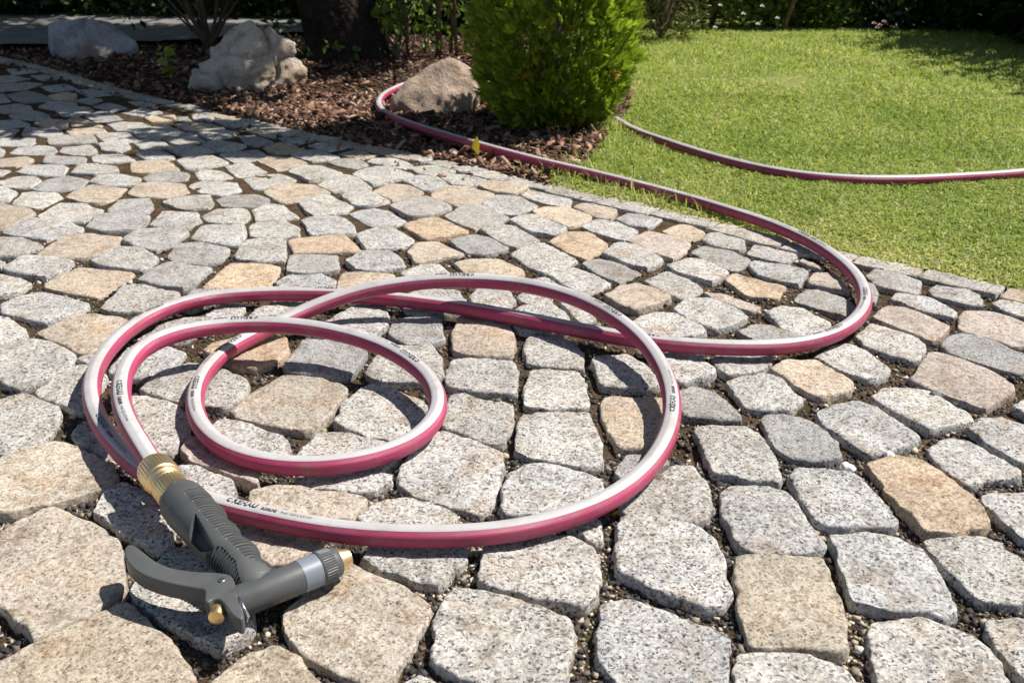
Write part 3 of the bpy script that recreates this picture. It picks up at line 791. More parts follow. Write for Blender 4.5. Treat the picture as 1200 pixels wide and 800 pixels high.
CHIP_V = np.array([(sx, sy, sz_) for sx in (-.8, .8) for sy in (-.8, .8) for sz_ in (-.8, .8)])
CHIP_F = np.array([(0, 1, 3), (0, 3, 2), (4, 6, 7), (4, 7, 5), (0, 4, 5), (0, 5, 1), (2, 3, 7), (2, 7, 6), (0, 2, 6), (0, 6, 4), (1, 5, 7), (1, 7, 3)])


def pebbles(P, size, zc, flat=.65):
    """P (n,2) positions, size (n,), zc (n,) -> one soup of angular chips"""
    n = len(P)
    j = 1 + rng.uniform(-.42, .30, (n, 8, 3))
    s3 = np.stack([np.ones(n), rng.uniform(.6, 1, n), rng.uniform(.45, .9, n) * flat / .65], 1)
    v = CHIP_V[None] * j * s3[:, None] * size[:, None, None]
    a = rng.uniform(0, 2 * PI, n); ca, sa = np.cos(a)[:, None], np.sin(a)[:, None]
    t = rng.uniform(-1.2, 1.2, n); ct, st_ = np.cos(t)[:, None], np.sin(t)[:, None]
    x, y, z = v[..., 0], v[..., 1], v[..., 2]
    y, z = y * ct - z * st_, y * st_ + z * ct
    x, y = x * ca - y * sa, x * sa + y * ca
    V = np.stack([x + P[:, :1], y + P[:, 1:2], z + zc[:, None]], -1).reshape(-1, 3)
    F = (CHIP_F[None] + (np.arange(n) * 8)[:, None, None]).reshape(-1, 3)
    return V, F


def bed_z(P):
    return np.minimum(-.0034, np.array([-.0092 + noise.fractal(Vector((p[0], p[1], 0)) * 17, 1.0, 2.0, 4) * .0038 + max(0.0, p[1] - .75) * .006 for p in P]))


Pg = np.vstack([free_joint(32000, .33, .75, 1.0), free_joint(20000, .65, 1.35, 1.0)])
sz = np.exp(rng.normal(math.log(.0012), .48, len(Pg))).clip(.0005, .0036)
V, F = pebbles(Pg, sz, bed_z(Pg) + sz * .3)
tn = rng.random(len(Pg)) ** 2.3
# paler washed gravel gathers in a few joints near the front
for (qx, qy) in ((700, 740), (690, 640), (960, 745), (545, 660)):
    w = at(qx, qy)
    d = np.hypot(Pg[:, 0] - w.x, Pg[:, 1] - w.y)
    tn = np.where((d < .045) & (rng.random(len(tn)) < .35), .75 + .25 * rng.random(len(tn)), tn)
grit = np_mesh('joint_grit', V, F, M['grit'], pavement, smooth=False, tint=np.repeat(tn, 12))
tag(grit, kind='stuff')

# ------------------------------------------------------------------ ground, mulch bed, lawn, path
ground = np_mesh('ground', [(-60, -60, -.05), (60, -60, -.05), (60, 90, -.05), (-60, 90, -.05)], [(0, 1, 2, 3)], M['ground'])
tag(ground, kind='structure')


def sheet(name, poly, z, amp, scale, mat, step=.05, edge_drop=0.0):
    P = np.array(poly)
    lo, hi = P.min(0), P.max(0)
    gx = np.arange(lo[0], hi[0] + step, step); gy = np.arange(lo[1], hi[1] + step, step)
    X, Y = np.meshgrid(gx, gy)
    Z = np.array([z + noise.fractal(Vector((x * scale, y * scale, 3.3)), 1.0, 2.0, 3) * amp for x, y in zip(X.ravel(), Y.ravel())])
    V = np.stack([X.ravel(), Y.ravel(), Z], 1)
    ny, nx = X.shape
    idx = np.arange(ny * nx).reshape(ny, nx)
    F = np.stack([idx[:-1, :-1], idx[:-1, 1:], idx[1:, 1:], idx[1:, :-1]], -1).reshape(-1, 4)
    c = V[F].mean(1)
    F = F[in_poly(P, c[:, 0], c[:, 1])]
    return tag(np_mesh(name, V, F, mat), kind='structure')


# border between mulch and lawn: starts at the edging, runs behind the thuja and back
LAWN_IN = [(640, 214), (655, 205), (690, 190), (708, 165), (735, 132), (738, 100), (742, 60), (700, 42), (640, 36)]
lawn_in = [tuple(at(*p)[:2]) for p in LAWN_IN]
edge_in = [tuple(E[i] + np.array([.008, .02])) for i in range(len(E))]
LAWN = [tuple(e) for e in edge_in[14:]] + [(1.9, .9), (3.6, 1.2), (3.8, 5.2), (-.1, 5.2)] + lawn_in[::-1]
MULCH = [(-4.2, 3.1)] + [tuple(e) for e in edge_in[:15]] + lawn_in + [(-.2, 5.3), (-.7, 4.15), (-2.0, 3.92), (-4.2, 4.3)]
sheet('mulch_bed', MULCH, -.006, .012, 4.0, M['ground'], .03)
sheet('lawn', LAWN, -.006, .012, 2.2, M['turf'], .04)
PATH = [tuple(at(-500, 66)[:2]), tuple(at(-60, 60)[:2]), tuple(at(80, 57)[:2]), tuple(at(210, 53)[:2]), tuple(at(330, 44)[:2]), tuple(at(395, 40)[:2]), tuple(at(440, 30)[:2]),
        tuple(at(430, 14)[:2]), tuple(at(200, 18)[:2]), tuple(at(-700, 22)[:2])]
sheet('path', PATH, .018, .004, 3.0, M['path'], .03)


def hose_clear(P, d):
    """mask of the points farther than d from the hose"""
    H = HOSE_XY[::4]
    ok = np.ones(len(P), bool)
    for a in range(0, len(P), 4000):
        D = np.hypot(P[a:a + 4000, None, 0] - H[None, :, 0], P[a:a + 4000, None, 1] - H[None, :, 1])
        ok[a:a + 4000] = D.min(1) > d
    return ok


def pnoise(P, scale, seed=0.0):
    return np.array([noise.noise(Vector((p[0] * scale, p[1] * scale, seed))) for p in P])


def blades(P, h, w, bend, z0=0.0):
    """grass blades: two-segment bent tapering strips, one soup"""
    n = len(P)
    a = rng.uniform(0, 2 * PI, n); b = a + rng.normal(PI / 2, .5, n)
    dx, dy = np.cos(a) * w / 2, np.sin(a) * w / 2
    lx, ly = np.cos(b) * bend, np.sin(b) * bend
    base = np.stack([P[:, 0], P[:, 1], np.full(n, z0)], 1)
    side = np.stack([dx, dy, np.zeros(n)], 1)
    mid = base + np.stack([lx * h * .35, ly * h * .35, h * .58], 1)
    tip = base + np.stack([lx * h, ly * h, h * np.clip(1.05 - .45 * bend, .2, 1)], 1)
    V = np.stack([base - side, base + side, mid - side * .85, mid + side * .85, tip], 1).reshape(-1, 3)
    k = (np.arange(n) * 5)[:, None]
    F = np.concatenate([k + np.array([[0, 1, 3]]), k + np.array([[0, 3, 2]]), k + np.array([[2, 3, 4]])], 1).reshape(-1, 3)
    return V, F


def build_lawn():
    LP = np.array(LAWN)
    pts = []
    for n, ylo, yhi in ((62000, .75, 1.75), (70000, 1.6, 2.6), (52000, 2.5, 4.4)):
        y = rng.uniform(ylo, yhi, n * 3); x = rng.uniform(-.05, 1.0, n * 3) * (y * .62 + .1)
        ok = in_poly(LP, x, y)
        pts.append(np.stack([x[ok], y[ok]], 1)[:n])
    P = np.vstack(pts)
    cl = pnoise(P, 9.0) + .6 * pnoise(P, 28.0, 5.0)
    P = P[(cl > -.75 + rng.random(len(P)) * .35)]
    ok = hose_clear(P, .0085)
    P = P[ok]
    # distance to the border of the yard: drier and shorter there
    EE = np.array([edge_at(s_) for s_ in np.arange(0, cum[-1], .02)])
    D = np.full(len(P), 9.0)
    for a in range(0, len(P), 4000):
        D[a:a + 4000] = np.hypot(P[a:a + 4000, None, 0] - EE[None, :, 0], P[a:a + 4000, None, 1] - EE[None, :, 1]).min(1)
    far_ = D > .022 + .010 * pnoise(P, 14.0, 4.0) - .012 * (rng.random(len(P)) < .12)
    P, D = P[far_], D[far_]
    keep = rng.random(len(P)) < np.clip(.45 + D * 5, 0, 1)
    P, D = P[keep], D[keep]
    n = len(P)
    far = np.clip((P[:, 1] - 1.2) / 2.5, 0, 1)
    pn = pnoise(P, 5.0, 2.0); pf = pnoise(P, 30.0, 9.0)
    h = rng.uniform(.010, .022, n) * np.clip(.62 + D * 2.0, .62, 1.0) * (1 + .25 * pf)
    w = rng.uniform(.0014, .0027, n) * (1 + .8 * far)
    V, F = blades(P, h, w, rng.uniform(.4, 2.0, n), -.004)
    t = rng.beta(2.2, 2.4, n) * .62 + .16 * pn + .14 * pf
    dry = rng.random(n) < np.clip(.14 + .75 * np.exp(-D / .07) + .12 * pn, .02, .88)
    t = np.where(dry, rng.uniform(.72, 1.0, n), t).clip(0, 1)
    g = np_mesh('grass', V, F, M['grass'], None, smooth=True, tint=np.repeat(t, 3))
    return tag(g, 'short sunlit green lawn grass beside the cobbled yard', None, kind='stuff')


EDGE_PTS = np.array([edge_at(s_) for s_ in np.arange(0, cum[-1], .02)])


def build_weeds():
    # longer straggling grass by the thuja and along the hose where lawn and mulch meet
    out = []
    for (qx, qy, n, sp_) in ((700, 188, 90, .035), (720, 172, 110, .045), (690, 205, 70, .03), (655, 212, 45, .03), (760, 205, 70, .05), (735, 226, 90, .035), (775, 236, 90, .03), (800, 232, 80, .05), (700, 215, 70, .03), (820, 243, 90, .03),
                             (850, 244, 90, .035), (640, 200, 40, .03), (660, 200, 60, .025), (722, 148, 130, .022), (708, 155, 90, .022), (735, 154, 70, .018), (745, 170, 60, .05)):
        w = at(qx, qy)
        out.append(np.stack([rng.normal(w.x, sp_, n), rng.normal(w.y, sp_ * .8, n)], 1))
    P = np.vstack(out)
    P = P[hose_clear(P, .0105)]
    P = P[in_poly(np.array(LAWN), P[:, 0], P[:, 1]) | in_poly(np.array(MULCH), P[:, 0], P[:, 1])]
    P = P[np.hypot(P[:, None, 0] - EDGE_PTS[None, :, 0], P[:, None, 1] - EDGE_PTS[None, :, 1]).min(1) > .024]
    n = len(P)
    V, F = blades(P, rng.uniform(.013, .036, n), rng.uniform(.0013, .0024, n), rng.uniform(.2, 1.2, n), -.002)
    t = np.where(rng.random(n) < .25, rng.uniform(.7, 1, n), rng.uniform(.1, .6, n))
    g = np_mesh('grass_tufts', V, F, M['grass'], None, tint=np.repeat(t, 3))
    tag(g, 'longer straggling grass where lawn and bark mulch meet', None, kind='stuff')


def build_mulch():
    MP = np.array(MULCH)
    pts = []
    for n, (x0, x1), (y0, y1) in ((14000, (-.75, .35), (1.55, 2.6)), (11000, (-2.3, .1), (2.3, 3.9)), (1500, (-.1, .5), (2.2, 4.6))):
        x = rng.uniform(x0, x1, n * 2); y = rng.uniform(y0, y1, n * 2)
        ok = in_poly(MP, x, y)
        pts.append(np.stack([x[ok], y[ok]], 1)[:n])
    # a few bits have been kicked out over the edging on to the stones
    q = at(450, 185); n = 260
    w_ = np.array([edge_at(v) for v in rng.uniform(.4, 2.6, n)])
    w_[:, 1] -= rng.exponential(.05, n) + .01; w_[:, 0] -= rng.exponential(.02, n)
    pts.append(w_)
    P = np.vstack(pts)
    P = P[hose_clear(P, .010)]
    n = len(P)
    BOX = np.array([(sx, sy, sz_) for sx in (-.5, .5) for sy in (-.5, .5) for sz_ in (-.5, .5)])
    BF = np.array([(0, 1, 3, 2), (4, 6, 7, 5), (0, 4, 5, 1), (2, 3, 7, 6), (0, 2, 6, 4), (1, 5, 7, 3)])
    L = np.exp(rng.normal(math.log(.0112), .48, n)).clip(.005, .040)
    L[-240:] *= .5
    S = np.stack([L, L * rng.uniform(.18, .5, n), L * rng.uniform(.08, .2, n)], 1)
    v = BOX[None] * S[:, None] * (1 + rng.uniform(-.35, .35, (n, 8, 3)))
    a = rng.uniform(0, 2 * PI, n); ca, sa = np.cos(a)[:, None], np.sin(a)[:, None]
    t = rng.normal(0, .45, n); ct, st_ = np.cos(t)[:, None], np.sin(t)[:, None]
    r = rng.normal(0, .45, n); cr, sr = np.cos(r)[:, None], np.sin(r)[:, None]
    x, y, z = v[..., 0], v[..., 1], v[..., 2]
    y, z = y * cr - z * sr, y * sr + z * cr
    x, z = x * ct - z * st_, x * st_ + z * ct
    x, y = x * ca - y * sa, x * sa + y * ca
    zc = np.array([noise.fractal(Vector((p[0] * 4, p[1] * 4, 3.3)), 1.0, 2.0, 3) * .012 for p in P]) + rng.uniform(-.002, .006, n)
    zc[-240:] = .0012
    V = np.stack([x + P[:, :1], y + P[:, 1:2], z + zc[:, None]], -1).reshape(-1, 3)
    F = (BF[None] + (np.arange(n) * 8)[:, None, None]).reshape(-1, 4)
    tn = rng.random(n) ** 1.25
    g = np_mesh('bark_mulch', V, F, M['mulch'], None, smooth=False, tint=np.repeat(tn, 6))
    tag(g, 'brown bark mulch between boulders and cobbles', None, kind='stuff')

# ------------------------------------------------------------------ garden hose: one run from the spray gun through the coil, round the boulder and over the lawn
R_HOSE = .0086
HOSE = [  # px, py, height of the axis above the stones, lean of the white stripe towards the viewer (degrees)
    (184, 553, .030, 0), (170, 530, .033, 0), (152, 500, .037, 0), (142, 470, .040, -4), (146, 437, .042, -4), (168, 408, .043, 0), (210, 390, .043, 4), (258, 382, .042, 8), (300, 380, .041, 8),
    (345, 382, .040, 8), (395, 390, .037, 8), (445, 405, .033, 8), (488, 430, .027, 2), (511, 458, .022, 0), (512, 488, .017, -4), (485, 517, .013, -6), (435, 537, .0115, -8), (375, 546, .011, -8), (315, 543, .011, -8), (265, 527, .011, -6),
    (236, 500, .011, -4), (228, 470, .011, 0), (238, 440, .011, 4), (265, 412, .011, 8), (305, 390, .013, 10), (350, 368, .021, 12), (395, 350, .031, 14), (440, 338, .038, 14), (500, 330, .044, 14), (560, 329, .045, 14), (620, 335, .044, 12),
    (675, 350, .041, 10), (722, 374, .036, 6), (757, 404, .030, 2), (780, 440, .024, 0), (788, 478, .019, -2), (780, 517, .015, -4), (756, 553, .0125, -6), (715, 585, .014, -6), (660, 608, .012, -8), (600, 622, .011, -8), (530, 628, .011, -8), (450, 627, .011, -8), (380, 620, .011, -6),
    (310, 606, .011, -4), (255, 592, .011, -2), (210, 575, .0105, 0), (168, 553, .0105, 0), (138, 525, .013, 0), (116, 494, .017, 0), (107, 462, .019, 0), (114, 430, .018, 0), (140, 396, .015, 2), (180, 369, .012, 4), (230, 352, .011, 6), (290, 345, .011, 6), (350, 344, .011, 4), (420, 347, .011, -6),
    (490, 354, .011, -10), (560, 364, .011, -10), (630, 377, .011, -10), (700, 391, .011, -8), (770, 402, .011, -4), (840, 407, .011, 0), (905, 407, .011, 2), (955, 400, .012, 4), (993, 384, .014, 6), (1013, 360, .015, 8), (1008, 332, .014, 8), (985, 307, .013, 6), (950, 284, .012, 2), (905, 264, .012, 0), (860, 249, .012, 0), (810, 234, .011, -2),
    (750, 218, .011, -4), (690, 203, .013, -6), (630, 189, .016, -8), (570, 173, .018, -10), (515, 157, .018, -10), (475, 144, .018, -6), (450, 132, .018, 0), (444, 121, .018, 0), (453, 110, .018, 0), (478, 99, .018, 0), (515, 90, .015, 0), (565, 86, .014, 0), (625, 96, .010, 0), (690, 120, -.004, 0), (735, 149, .004, 4),
    (785, 168, .0115, 4), (850, 188, .0115, 4), (920, 203, .0115, 4), (990, 210, .0115, 4), (1060, 211, .0115, 4), (1130, 208, .0115, 4), (1200, 203, .0115, 4), (1290, 192, .0115, 4), (1400, 176, .0115, 0)]


def spline(K, step):
    """Catmull-Rom through the knots, resampled evenly and eased"""
    K = np.array(K); out = []
    for i in range(len(K) - 1):
        p0, p1, p2, p3 = K[max(0, i - 1)], K[i], K[i + 1], K[min(len(K) - 1, i + 2)]
        for t in np.linspace(0, 1, 16, endpoint=False):
            out.append(.5 * (2 * p1 + (p2 - p0) * t + (2 * p0 - 5 * p1 + 4 * p2 - p3) * t * t + (3 * p1 - p0 - 3 * p2 + p3) * t ** 3))
    out.append(K[-1]); out = np.array(out)
    d = np.concatenate([[0], np.cumsum(np.linalg.norm(np.diff(out[:, :3], axis=0), axis=1))])
    s = np.arange(0, d[-1], step)
    Q = np.stack([np.interp(s, d, out[:, k]) for k in range(out.shape[1])], 1)
    for _ in range(40):
        Q[1:-1] = Q[1:-1] * .5 + (Q[:-2] + Q[2:]) * .25
    return s, Q


HS = .003
hs, HQ = spline([(*at(x, y, z), math.radians(a)) for x, y, z, a in HOSE], HS)
HOSE_XY = HQ[:, :2]
HT = np.gradient(HQ[:, :3], axis=0); HT /= np.linalg.norm(HT, axis=1)[:, None]
HU = np.zeros_like(HT); HB = np.zeros_like(HT)
for i in range(len(HQ)):
    t = Vector(HT[i]); p = Vector(HQ[i, :3])
    view = (Vector((0, 0, H_CAM)) - p); view.z = 0; view.normalize()
    a = HQ[i, 3]
    up = Vector((0, 0, 1)) * math.cos(a) + view * math.sin(a)
    up = (up - t * up.dot(t)).normalized()
    HU[i] = up; HB[i] = t.cross(up)


def hose_point(s, ang, r):
    """point on (or over) the skin: s metres along, ang from the stripe's middle"""
    f = s / HS; i = int(min(max(f, 0), len(HQ) - 2)); k = f - i
    c = HQ[i, :3] * (1 - k) + HQ[i + 1, :3] * k
    u = HU[i] * (1 - k) + HU[i + 1] * k; b = HB[i] * (1 - k) + HB[i + 1] * k
    return c + (u * math.cos(ang) + b * math.sin(ang)) * r


def hose_band(name, a0, a1, n, mat, parent, bulge=0.0):
    ang = np.linspace(a0, a1, n + 1)
    rr = R_HOSE * (1 - .028 * (1 - np.cos((ang) * 10)) / 2) + bulge
    P = HQ[:, None, :3] + HU[:, None] * (np.cos(ang) * rr)[None, :, None] + HB[:, None] * (np.sin(ang) * rr)[None, :, None]
    m, k = P.shape[:2]
    idx = np.arange(m * k).reshape(m, k)
    F = np.stack([idx[:-1, :-1], idx[1:, :-1], idx[1:, 1:], idx[:-1, 1:]], -1).reshape(-1, 4)
    o = np_mesh(name, P.reshape(-1, 3), F, mat, parent)
    uv = o.data.uv_layers.new(name='UVMap')
    UV = np.stack(np.meshgrid(hs[:m], ang * R_HOSE, indexing='ij'), -1).reshape(-1, 2)
    uv.data.foreach_set('uv', UV[F.ravel()].astype(np.float32).ravel())
    return o


def hose_mat(name, col, col2, rough, bstr):
    """PVC with the woven reinforcement just showing through as a fine cross-hatch"""
    m, nt, b = new_mat(name)
    uv = nt.nodes.new('ShaderNodeUVMap')
    hs_ = []
    for ang in (0.9, -0.9):
        mp = N(nt, 'Mapping'); mp.inputs['Rotation'].default_value = (0, 0, ang)
        nt.links.new(uv.outputs[0], mp.inputs[0])
        w = N(nt, 'TexWave', Scale=330.0, Distortion=0.0); nt.links.new(mp.outputs[0], w.inputs['Vector'])
        hs_.append(w.outputs['Fac'])
    mx = N(nt, 'Math', operation='MAXIMUM'); nt.links.new(hs_[0], mx.inputs[0]); nt.links.new(hs_[1], mx.inputs[1])
    tc = nt.nodes.new('ShaderNodeTexCoord')
    n = N(nt, 'TexNoise', Scale=9.0, Detail=5.0, Roughness=.7); nt.links.new(tc.outputs['Object'], n.inputs['Vector'])
    c = ramp(nt, mx.outputs[0], [(.25, col), (1.0, col2)])
    c = mixc(nt, c, ramp(nt, n.outputs['Fac'], [(.3, (.84, .82, .8)), (.6, (1, 1, 1))]), 1.0, 'MULTIPLY')
    du = N(nt, 'TexNoise', Scale=38.0, Detail=7.0, Roughness=.75); nt.links.new(tc.outputs['Object'], du.inputs['Vector'])
    c = mixc(nt, c, (.26, .21, .17), ramp(nt, du.outputs['Fac'], [(.50, 0), (.68, .38)]))
    nt.links.new(c, b.inputs['Base Color'])
    nt.links.new(ramp(nt, n.outputs['Fac'], [(.3, rough * .8), (.7, rough * 1.3)]), b.inputs['Roughness'])
    b.inputs['Subsurface Weight'].default_value = .12
    b.inputs['Subsurface Radius'].default_value = (.003, .001, .001)
    bump(nt, b, mx.outputs[0], bstr, .0004)
    return m


M['pvc_red'] = hose_mat('crimson_pvc', (.33, .015, .078), (.46, .065, .15), .36, .5)
M['pvc_white'] = hose_mat('white_pvc', (.42, .412, .42), (.53, .518, .525), .38, .3)
M['ink'] = plain('black_ink', (.012, .012, .014), .45)
M['brass'] = plain('brass', (.92, .70, .40), .40, 1.0, var=(40, (.84, .62, .33)), bscale=500, bstr=.15, bdist=.0003)
M['grey_plastic'] = plain('grey_plastic', (.062, .066, .067), .46, spec=.4, var=(38, (.092, .096, .096)), bscale=1800, bstr=.25, bdist=.0002)
M['dark_rubber'] = plain('dark_rubber', (.045, .048, .047), .6, spec=.3, var=(90, (.06, .062, .06)), bscale=1500, bstr=.2, bdist=.0002)
M['pale_band'] = plain('pale_blue_band', (.16, .185, .22), .40, var=(60, (.20, .22, .26)))
M['steel'] = plain('steel', (.72, .72, .74), .25, 1.0)

hose = empty('garden_hose', at(450, 600, 0), 'crimson garden hose with white printed stripe, coiled on the cobbles and running round the boulder', 'hose')
def to_hose(o):
    o.location = Vector((0, 0, 0)) - hose.location
    return o
A1 = math.radians(42)
to_hose(hose_band('white_stripe', -A1, A1, 14, M['pvc_white'], hose, .00012))
A2 = math.radians(158)
for s0, s1 in ((A1, A2), (2 * PI - A2, 2 * PI - A1)):
    to_hose(hose_band('crimson_wall', s0, s1, 14, M['pvc_red'], hose))
to_hose(hose_band('underside_stripe', A2, 2 * PI - A2, 8, M['pvc_white'], hose, .00008))


def text_mesh(body, size, bold):
    cu = bpy.data.curves.new('lettering', 'FONT')
    cu.body = body; cu.size = size; cu.resolution_u = 2
    if bold: cu.offset = size * .035
    o = bpy.data.objects.new('lettering', cu); COL.objects.link(o)
    dg = bpy.context.evaluated_depsgraph_get()
    me = bpy.data.meshes.new_from_object(o.evaluated_get(dg))
    bpy.data.objects.remove(o); bpy.data.curves.remove(cu)
    bm = bmesh.new(); bm.from_mesh(me); bpy.data.meshes.remove(me)
    bmesh.ops.triangulate(bm, faces=bm.faces[:])
    V = np.array([v.co[:2] for v in bm.verts]); Fc = [[v.index for v in f.verts] for f in bm.faces]
    bm.free()
    return V, Fc


words, x = [], 0.0
ring_n = 20
RV, RF = [], []
for i in range(ring_n):                     # the little open ring emblem at the head of the print
    a = math.radians(40) + i / (ring_n - 1) * math.radians(280)
    for r in (.00125, .0022): RV.append((r * math.cos(a) + .0022, .0022 + r * math.sin(a)))
    if i: RF += [(2 * i - 2, 2 * i - 1, 2 * i + 1), (2 * i - 2, 2 * i + 1, 2 * i)]
words.append((np.array(RV), RF)); x = .0052
for body, size, bold, gap, sx in (('REHAU', .0066, True, .0042, 1.05), ('SLIDELINE', .0036, True, .0040, .8), ('Profi', .0030, False, .0022, 1.0), ('12,5 x 2,5 mm', .0032, False, .0, 1.0)):
    V, Fc = text_mesh(body, size, bold)
    V = V * np.array([sx, 1.0])
    words.append((V + np.array([x - V[:, 0].min(), 0]), Fc))
    x += V[:, 0].max() - V[:, 0].min() + gap


def hose_s(px, py):
    """distance along the hose of the place seen at that pixel (first hit of the coil)"""
    best = min(range(len(HQ)), key=lambda i: (px_of(HQ[i, :3])[0] - px) ** 2 + (px_of(HQ[i, :3])[1] - py) ** 2)
    return best * HS
prints = [hose_s(143, 455), hose_s(302, 378), hose_s(495, 428), hose_s(232, 450), hose_s(283, 402), hose_s(556, 328), hose_s(728, 376), hose_s(786, 492), hose_s(270, 594), hose_s(112, 498),
          hose_s(192, 364), hose_s(395, 345), hose_s(580, 366), hose_s(775, 402) - .003, hose_s(985, 388), hose_s(1012, 345), hose_s(935, 278)]
for s0 in prints:
    V3, F3 = [], []
    for V, Fc in words:
        b0 = len(V3)
        V3 += [tuple(hose_point(s0 - u, (v - .0024) / R_HOSE * -1.0 * -1.0, R_HOSE + .00028)) for u, v in V]
        F3 += [tuple(b0 + q for q in f) for f in Fc]
    me = bpy.data.meshes.new('printed_lettering'); me.from_pydata(V3, [], F3)
    to_hose(link_mesh('printed_lettering', me, M['ink'], hose))


# ------------------------------------------------------------------ lathe, used for the couplings and the barrel
def lathe(p0, p1, prof, n=48, rib=None):
    """prof = [(t along p0->p1, radius)], rib = {(first, last) ring: (count, depth)}"""
    p0, p1 = Vector(p0), Vector(p1)
    ax = (p1 - p0); a = ax.normalized()
    u = a.orthogonal().normalized(); v = a.cross(u)
    bm = bmesh.new(); prev = None
    for k, (t, r) in enumerate(prof):
        ring = []
        for i in range(n):
            an = 2 * PI * i / n
            q = r
            if rib and rib[0] <= k <= rib[1]: q = r - (rib[2] if i % rib[3] == 0 else 0.0)
            ring.append(bm.verts.new(p0 + ax * t + (u * math.cos(an) + v * math.sin(an)) * q))
        if prev:
            for i in range(n): bm.faces.new((prev[i], prev[(i + 1) % n], ring[(i + 1) % n], ring[i]))
        prev = ring
        if k == 0: first = ring
    bm.faces.new(first[::-1]); bm.faces.new(prev)
    return bm


def sharp(o, ang=35):
    o.data.set_sharp_from_angle(angle=math.radians(ang))
    return o


# brass quick coupling on the hose end
ZB = .034
c0, c1 = at(181, 549, .031), at(214, 590, ZB - .002)
cpl = lathe(c0, c1, [(0, 0.01053), (.01, 0.01335), (.05, 0.01429), (.06, 0.01429), (.30, 0.01466), (.34, 0.01410), (.36, 0.01269)], 96, (2, 4, .0006, 3))
o = bm_mesh('coupling_nut', cpl, M['brass'], hose, world=True); sharp(o)
cpl = lathe(c0, c1, [(.34, 0.01297), (.38, 0.01335), (.42, 0.01335), (.44, 0.01175), (.49, 0.01175), (.50, 0.01109), (.54, 0.01166)], 64)
o = bm_mesh('coupling_neck', cpl, M['brass'], hose, world=True); sharp(o)
cpl = lathe(c0, c1, [(.50, 0.01147), (.53, 0.01269), (.55, 0.01316), (.56, 0.01316), (.84, 0.01335), (.86, 0.01372), (.92, 0.01372), (.94, 0.01297), (.98, 0.01175)], 96, (3, 4, .0006, 3))
o = bm_mesh('coupling_sleeve', cpl, M['brass'], hose, world=True); sharp(o)

# ------------------------------------------------------------------ spray gun lying on its side
gun = empty('spray_gun', at(290, 680, 0), 'grey plastic hose spray gun with brass tip lying on its side on the cobbles', 'spray gun')
ZG = .030
hc = [np.array(at(x, y, z)) for x, y, z in ((210, 583, .0305), (226, 600, .0295), (243, 622, .028), (262, 643, .026), (280, 661, .024), (296, 680, .022), (308, 697, .019))]
hcs, HP = spline([tuple(p) for p in hc], .0004)
HP = HP[:, :3]
hd = np.gradient(HP, axis=0); hd /= np.linalg.norm(hd, axis=1)[:, None]
L = hcs[-1]
NT = 150
V = []
rows = len(HP)
for i in range(rows):
    f = hcs[i] / L
    side = np.array([-hd[i][1], hd[i][0], 0.0]); side /= np.linalg.norm(side)      # left of travel = towards the finger grip (far side)
    wl = np.interp(f, [0, .05, .16, .3, .5, .7, .85, 1.0], [.0152, .0168, .0172, .0155, .0142, .0146, .0140, .0095])
    wr = np.interp(f, [0, .05, .16, .3, .5, .7, .85, 1.0], [.0152, .0176, .0185, .0170, .0150, .0135, .0125, .0110])
    th = np.interp(f, [0, .05, .2, .6, 1.0], [.0150, .0166, .0168, .0145, .0080])
    bumps = max(0.0, math.sin((f - .22) / .19 * PI) ** 2) * .0030 if .20 < f < .93 else 0.0
    for k in range(NT):
        a = 2 * PI * k / NT
        ca, sa = math.cos(a), math.sin(a)
        w = (wl + bumps) if ca > 0 else wr
        p = HP[i] + side * ca * w + np.array([0, 0, 1.0]) * sa * th
        V.append(p)
V = np.array(V).reshape(rows, NT, 3)
# moulded ribs, the triangular recess and the second ribbed patch are pressed into the skin
def inside(tri, q):
    s_ = [(tri[(i + 1) % 3][0] - tri[i][0]) * (q[1] - tri[i][1]) - (tri[(i + 1) % 3][1] - tri[i][1]) * (q[0] - tri[i][0]) for i in range(3)]
    return min(s_) * (1 if sum(s_) > 0 else -1) if all(x > 0 for x in s_) or all(x < 0 for x in s_) else -1
tri = [np.array(at(*p, .042)[:2]) for p in ((229, 603), (217, 619), (254, 638))]
rib_mask = np.zeros((rows, NT), bool)
for i in range(rows):
    f = hcs[i] / L
    for k in range(NT):
        a = 2 * PI * k / NT; a = a if a < PI else a - 2 * PI
        p = V[i, k]
        nrm = (p - HP[i]) / (np.linalg.norm(p - HP[i]) + 1e-9)
        # main ribbed grip: the upper far flank, curving up over the top
        lim = np.interp(f, [.12, .15, .3, .6, .80, .93], [.8, 1.75, 1.70, 1.66, 1.45, .5])
        if .125 < f < .95 and -1.2 < a < lim:
            q = math.sin(hcs[i] / .0031 * 2 * PI)
            V[i, k] = p - nrm * (.0011 + .0011 * max(-1, min(1, q * 2.2)))
            rib_mask[i, k] = True
        lim2 = np.interp(f, [.60, .66, .8, .92], [2.75, 2.05, 2.0, 2.5])
        if .60 < f < .92 and (a > lim2 or a < -2.6):
            q = math.sin(hcs[i] / .0031 * 2 * PI)
            V[i, k] = p - nrm * (.0011 + .0011 * max(-1, min(1, q * 2.2)))
            rib_mask[i, k] = True
        if p[2] > HP[i][2] + .002 and not rib_mask[i, k]:
            d = inside(tri, p[:2])
            if d > 0: V[i, k][2] -= min(.010, .003 + d * 160)
V[-1] = HP[-1]
idx = np.arange(rows * NT).reshape(rows, NT)
F = np.stack([idx[:-1], np.roll(idx[:-1], -1, 1), np.roll(idx[1:], -1, 1), idx[1:]], -1).reshape(-1, 4)
VV = V.reshape(-1, 3) - np.array(gun.location)
o = np_mesh('handle', VV, F[:, ::-1], M['grey_plastic'], gun)
o.data.materials.append(M['dark_rubber'])
fm = rib_mask.reshape(-1)[F].all(1)
o.data.polygons.foreach_set('material_index', np.zeros(len(F), dtype=np.int32))
sharp(o, 40)

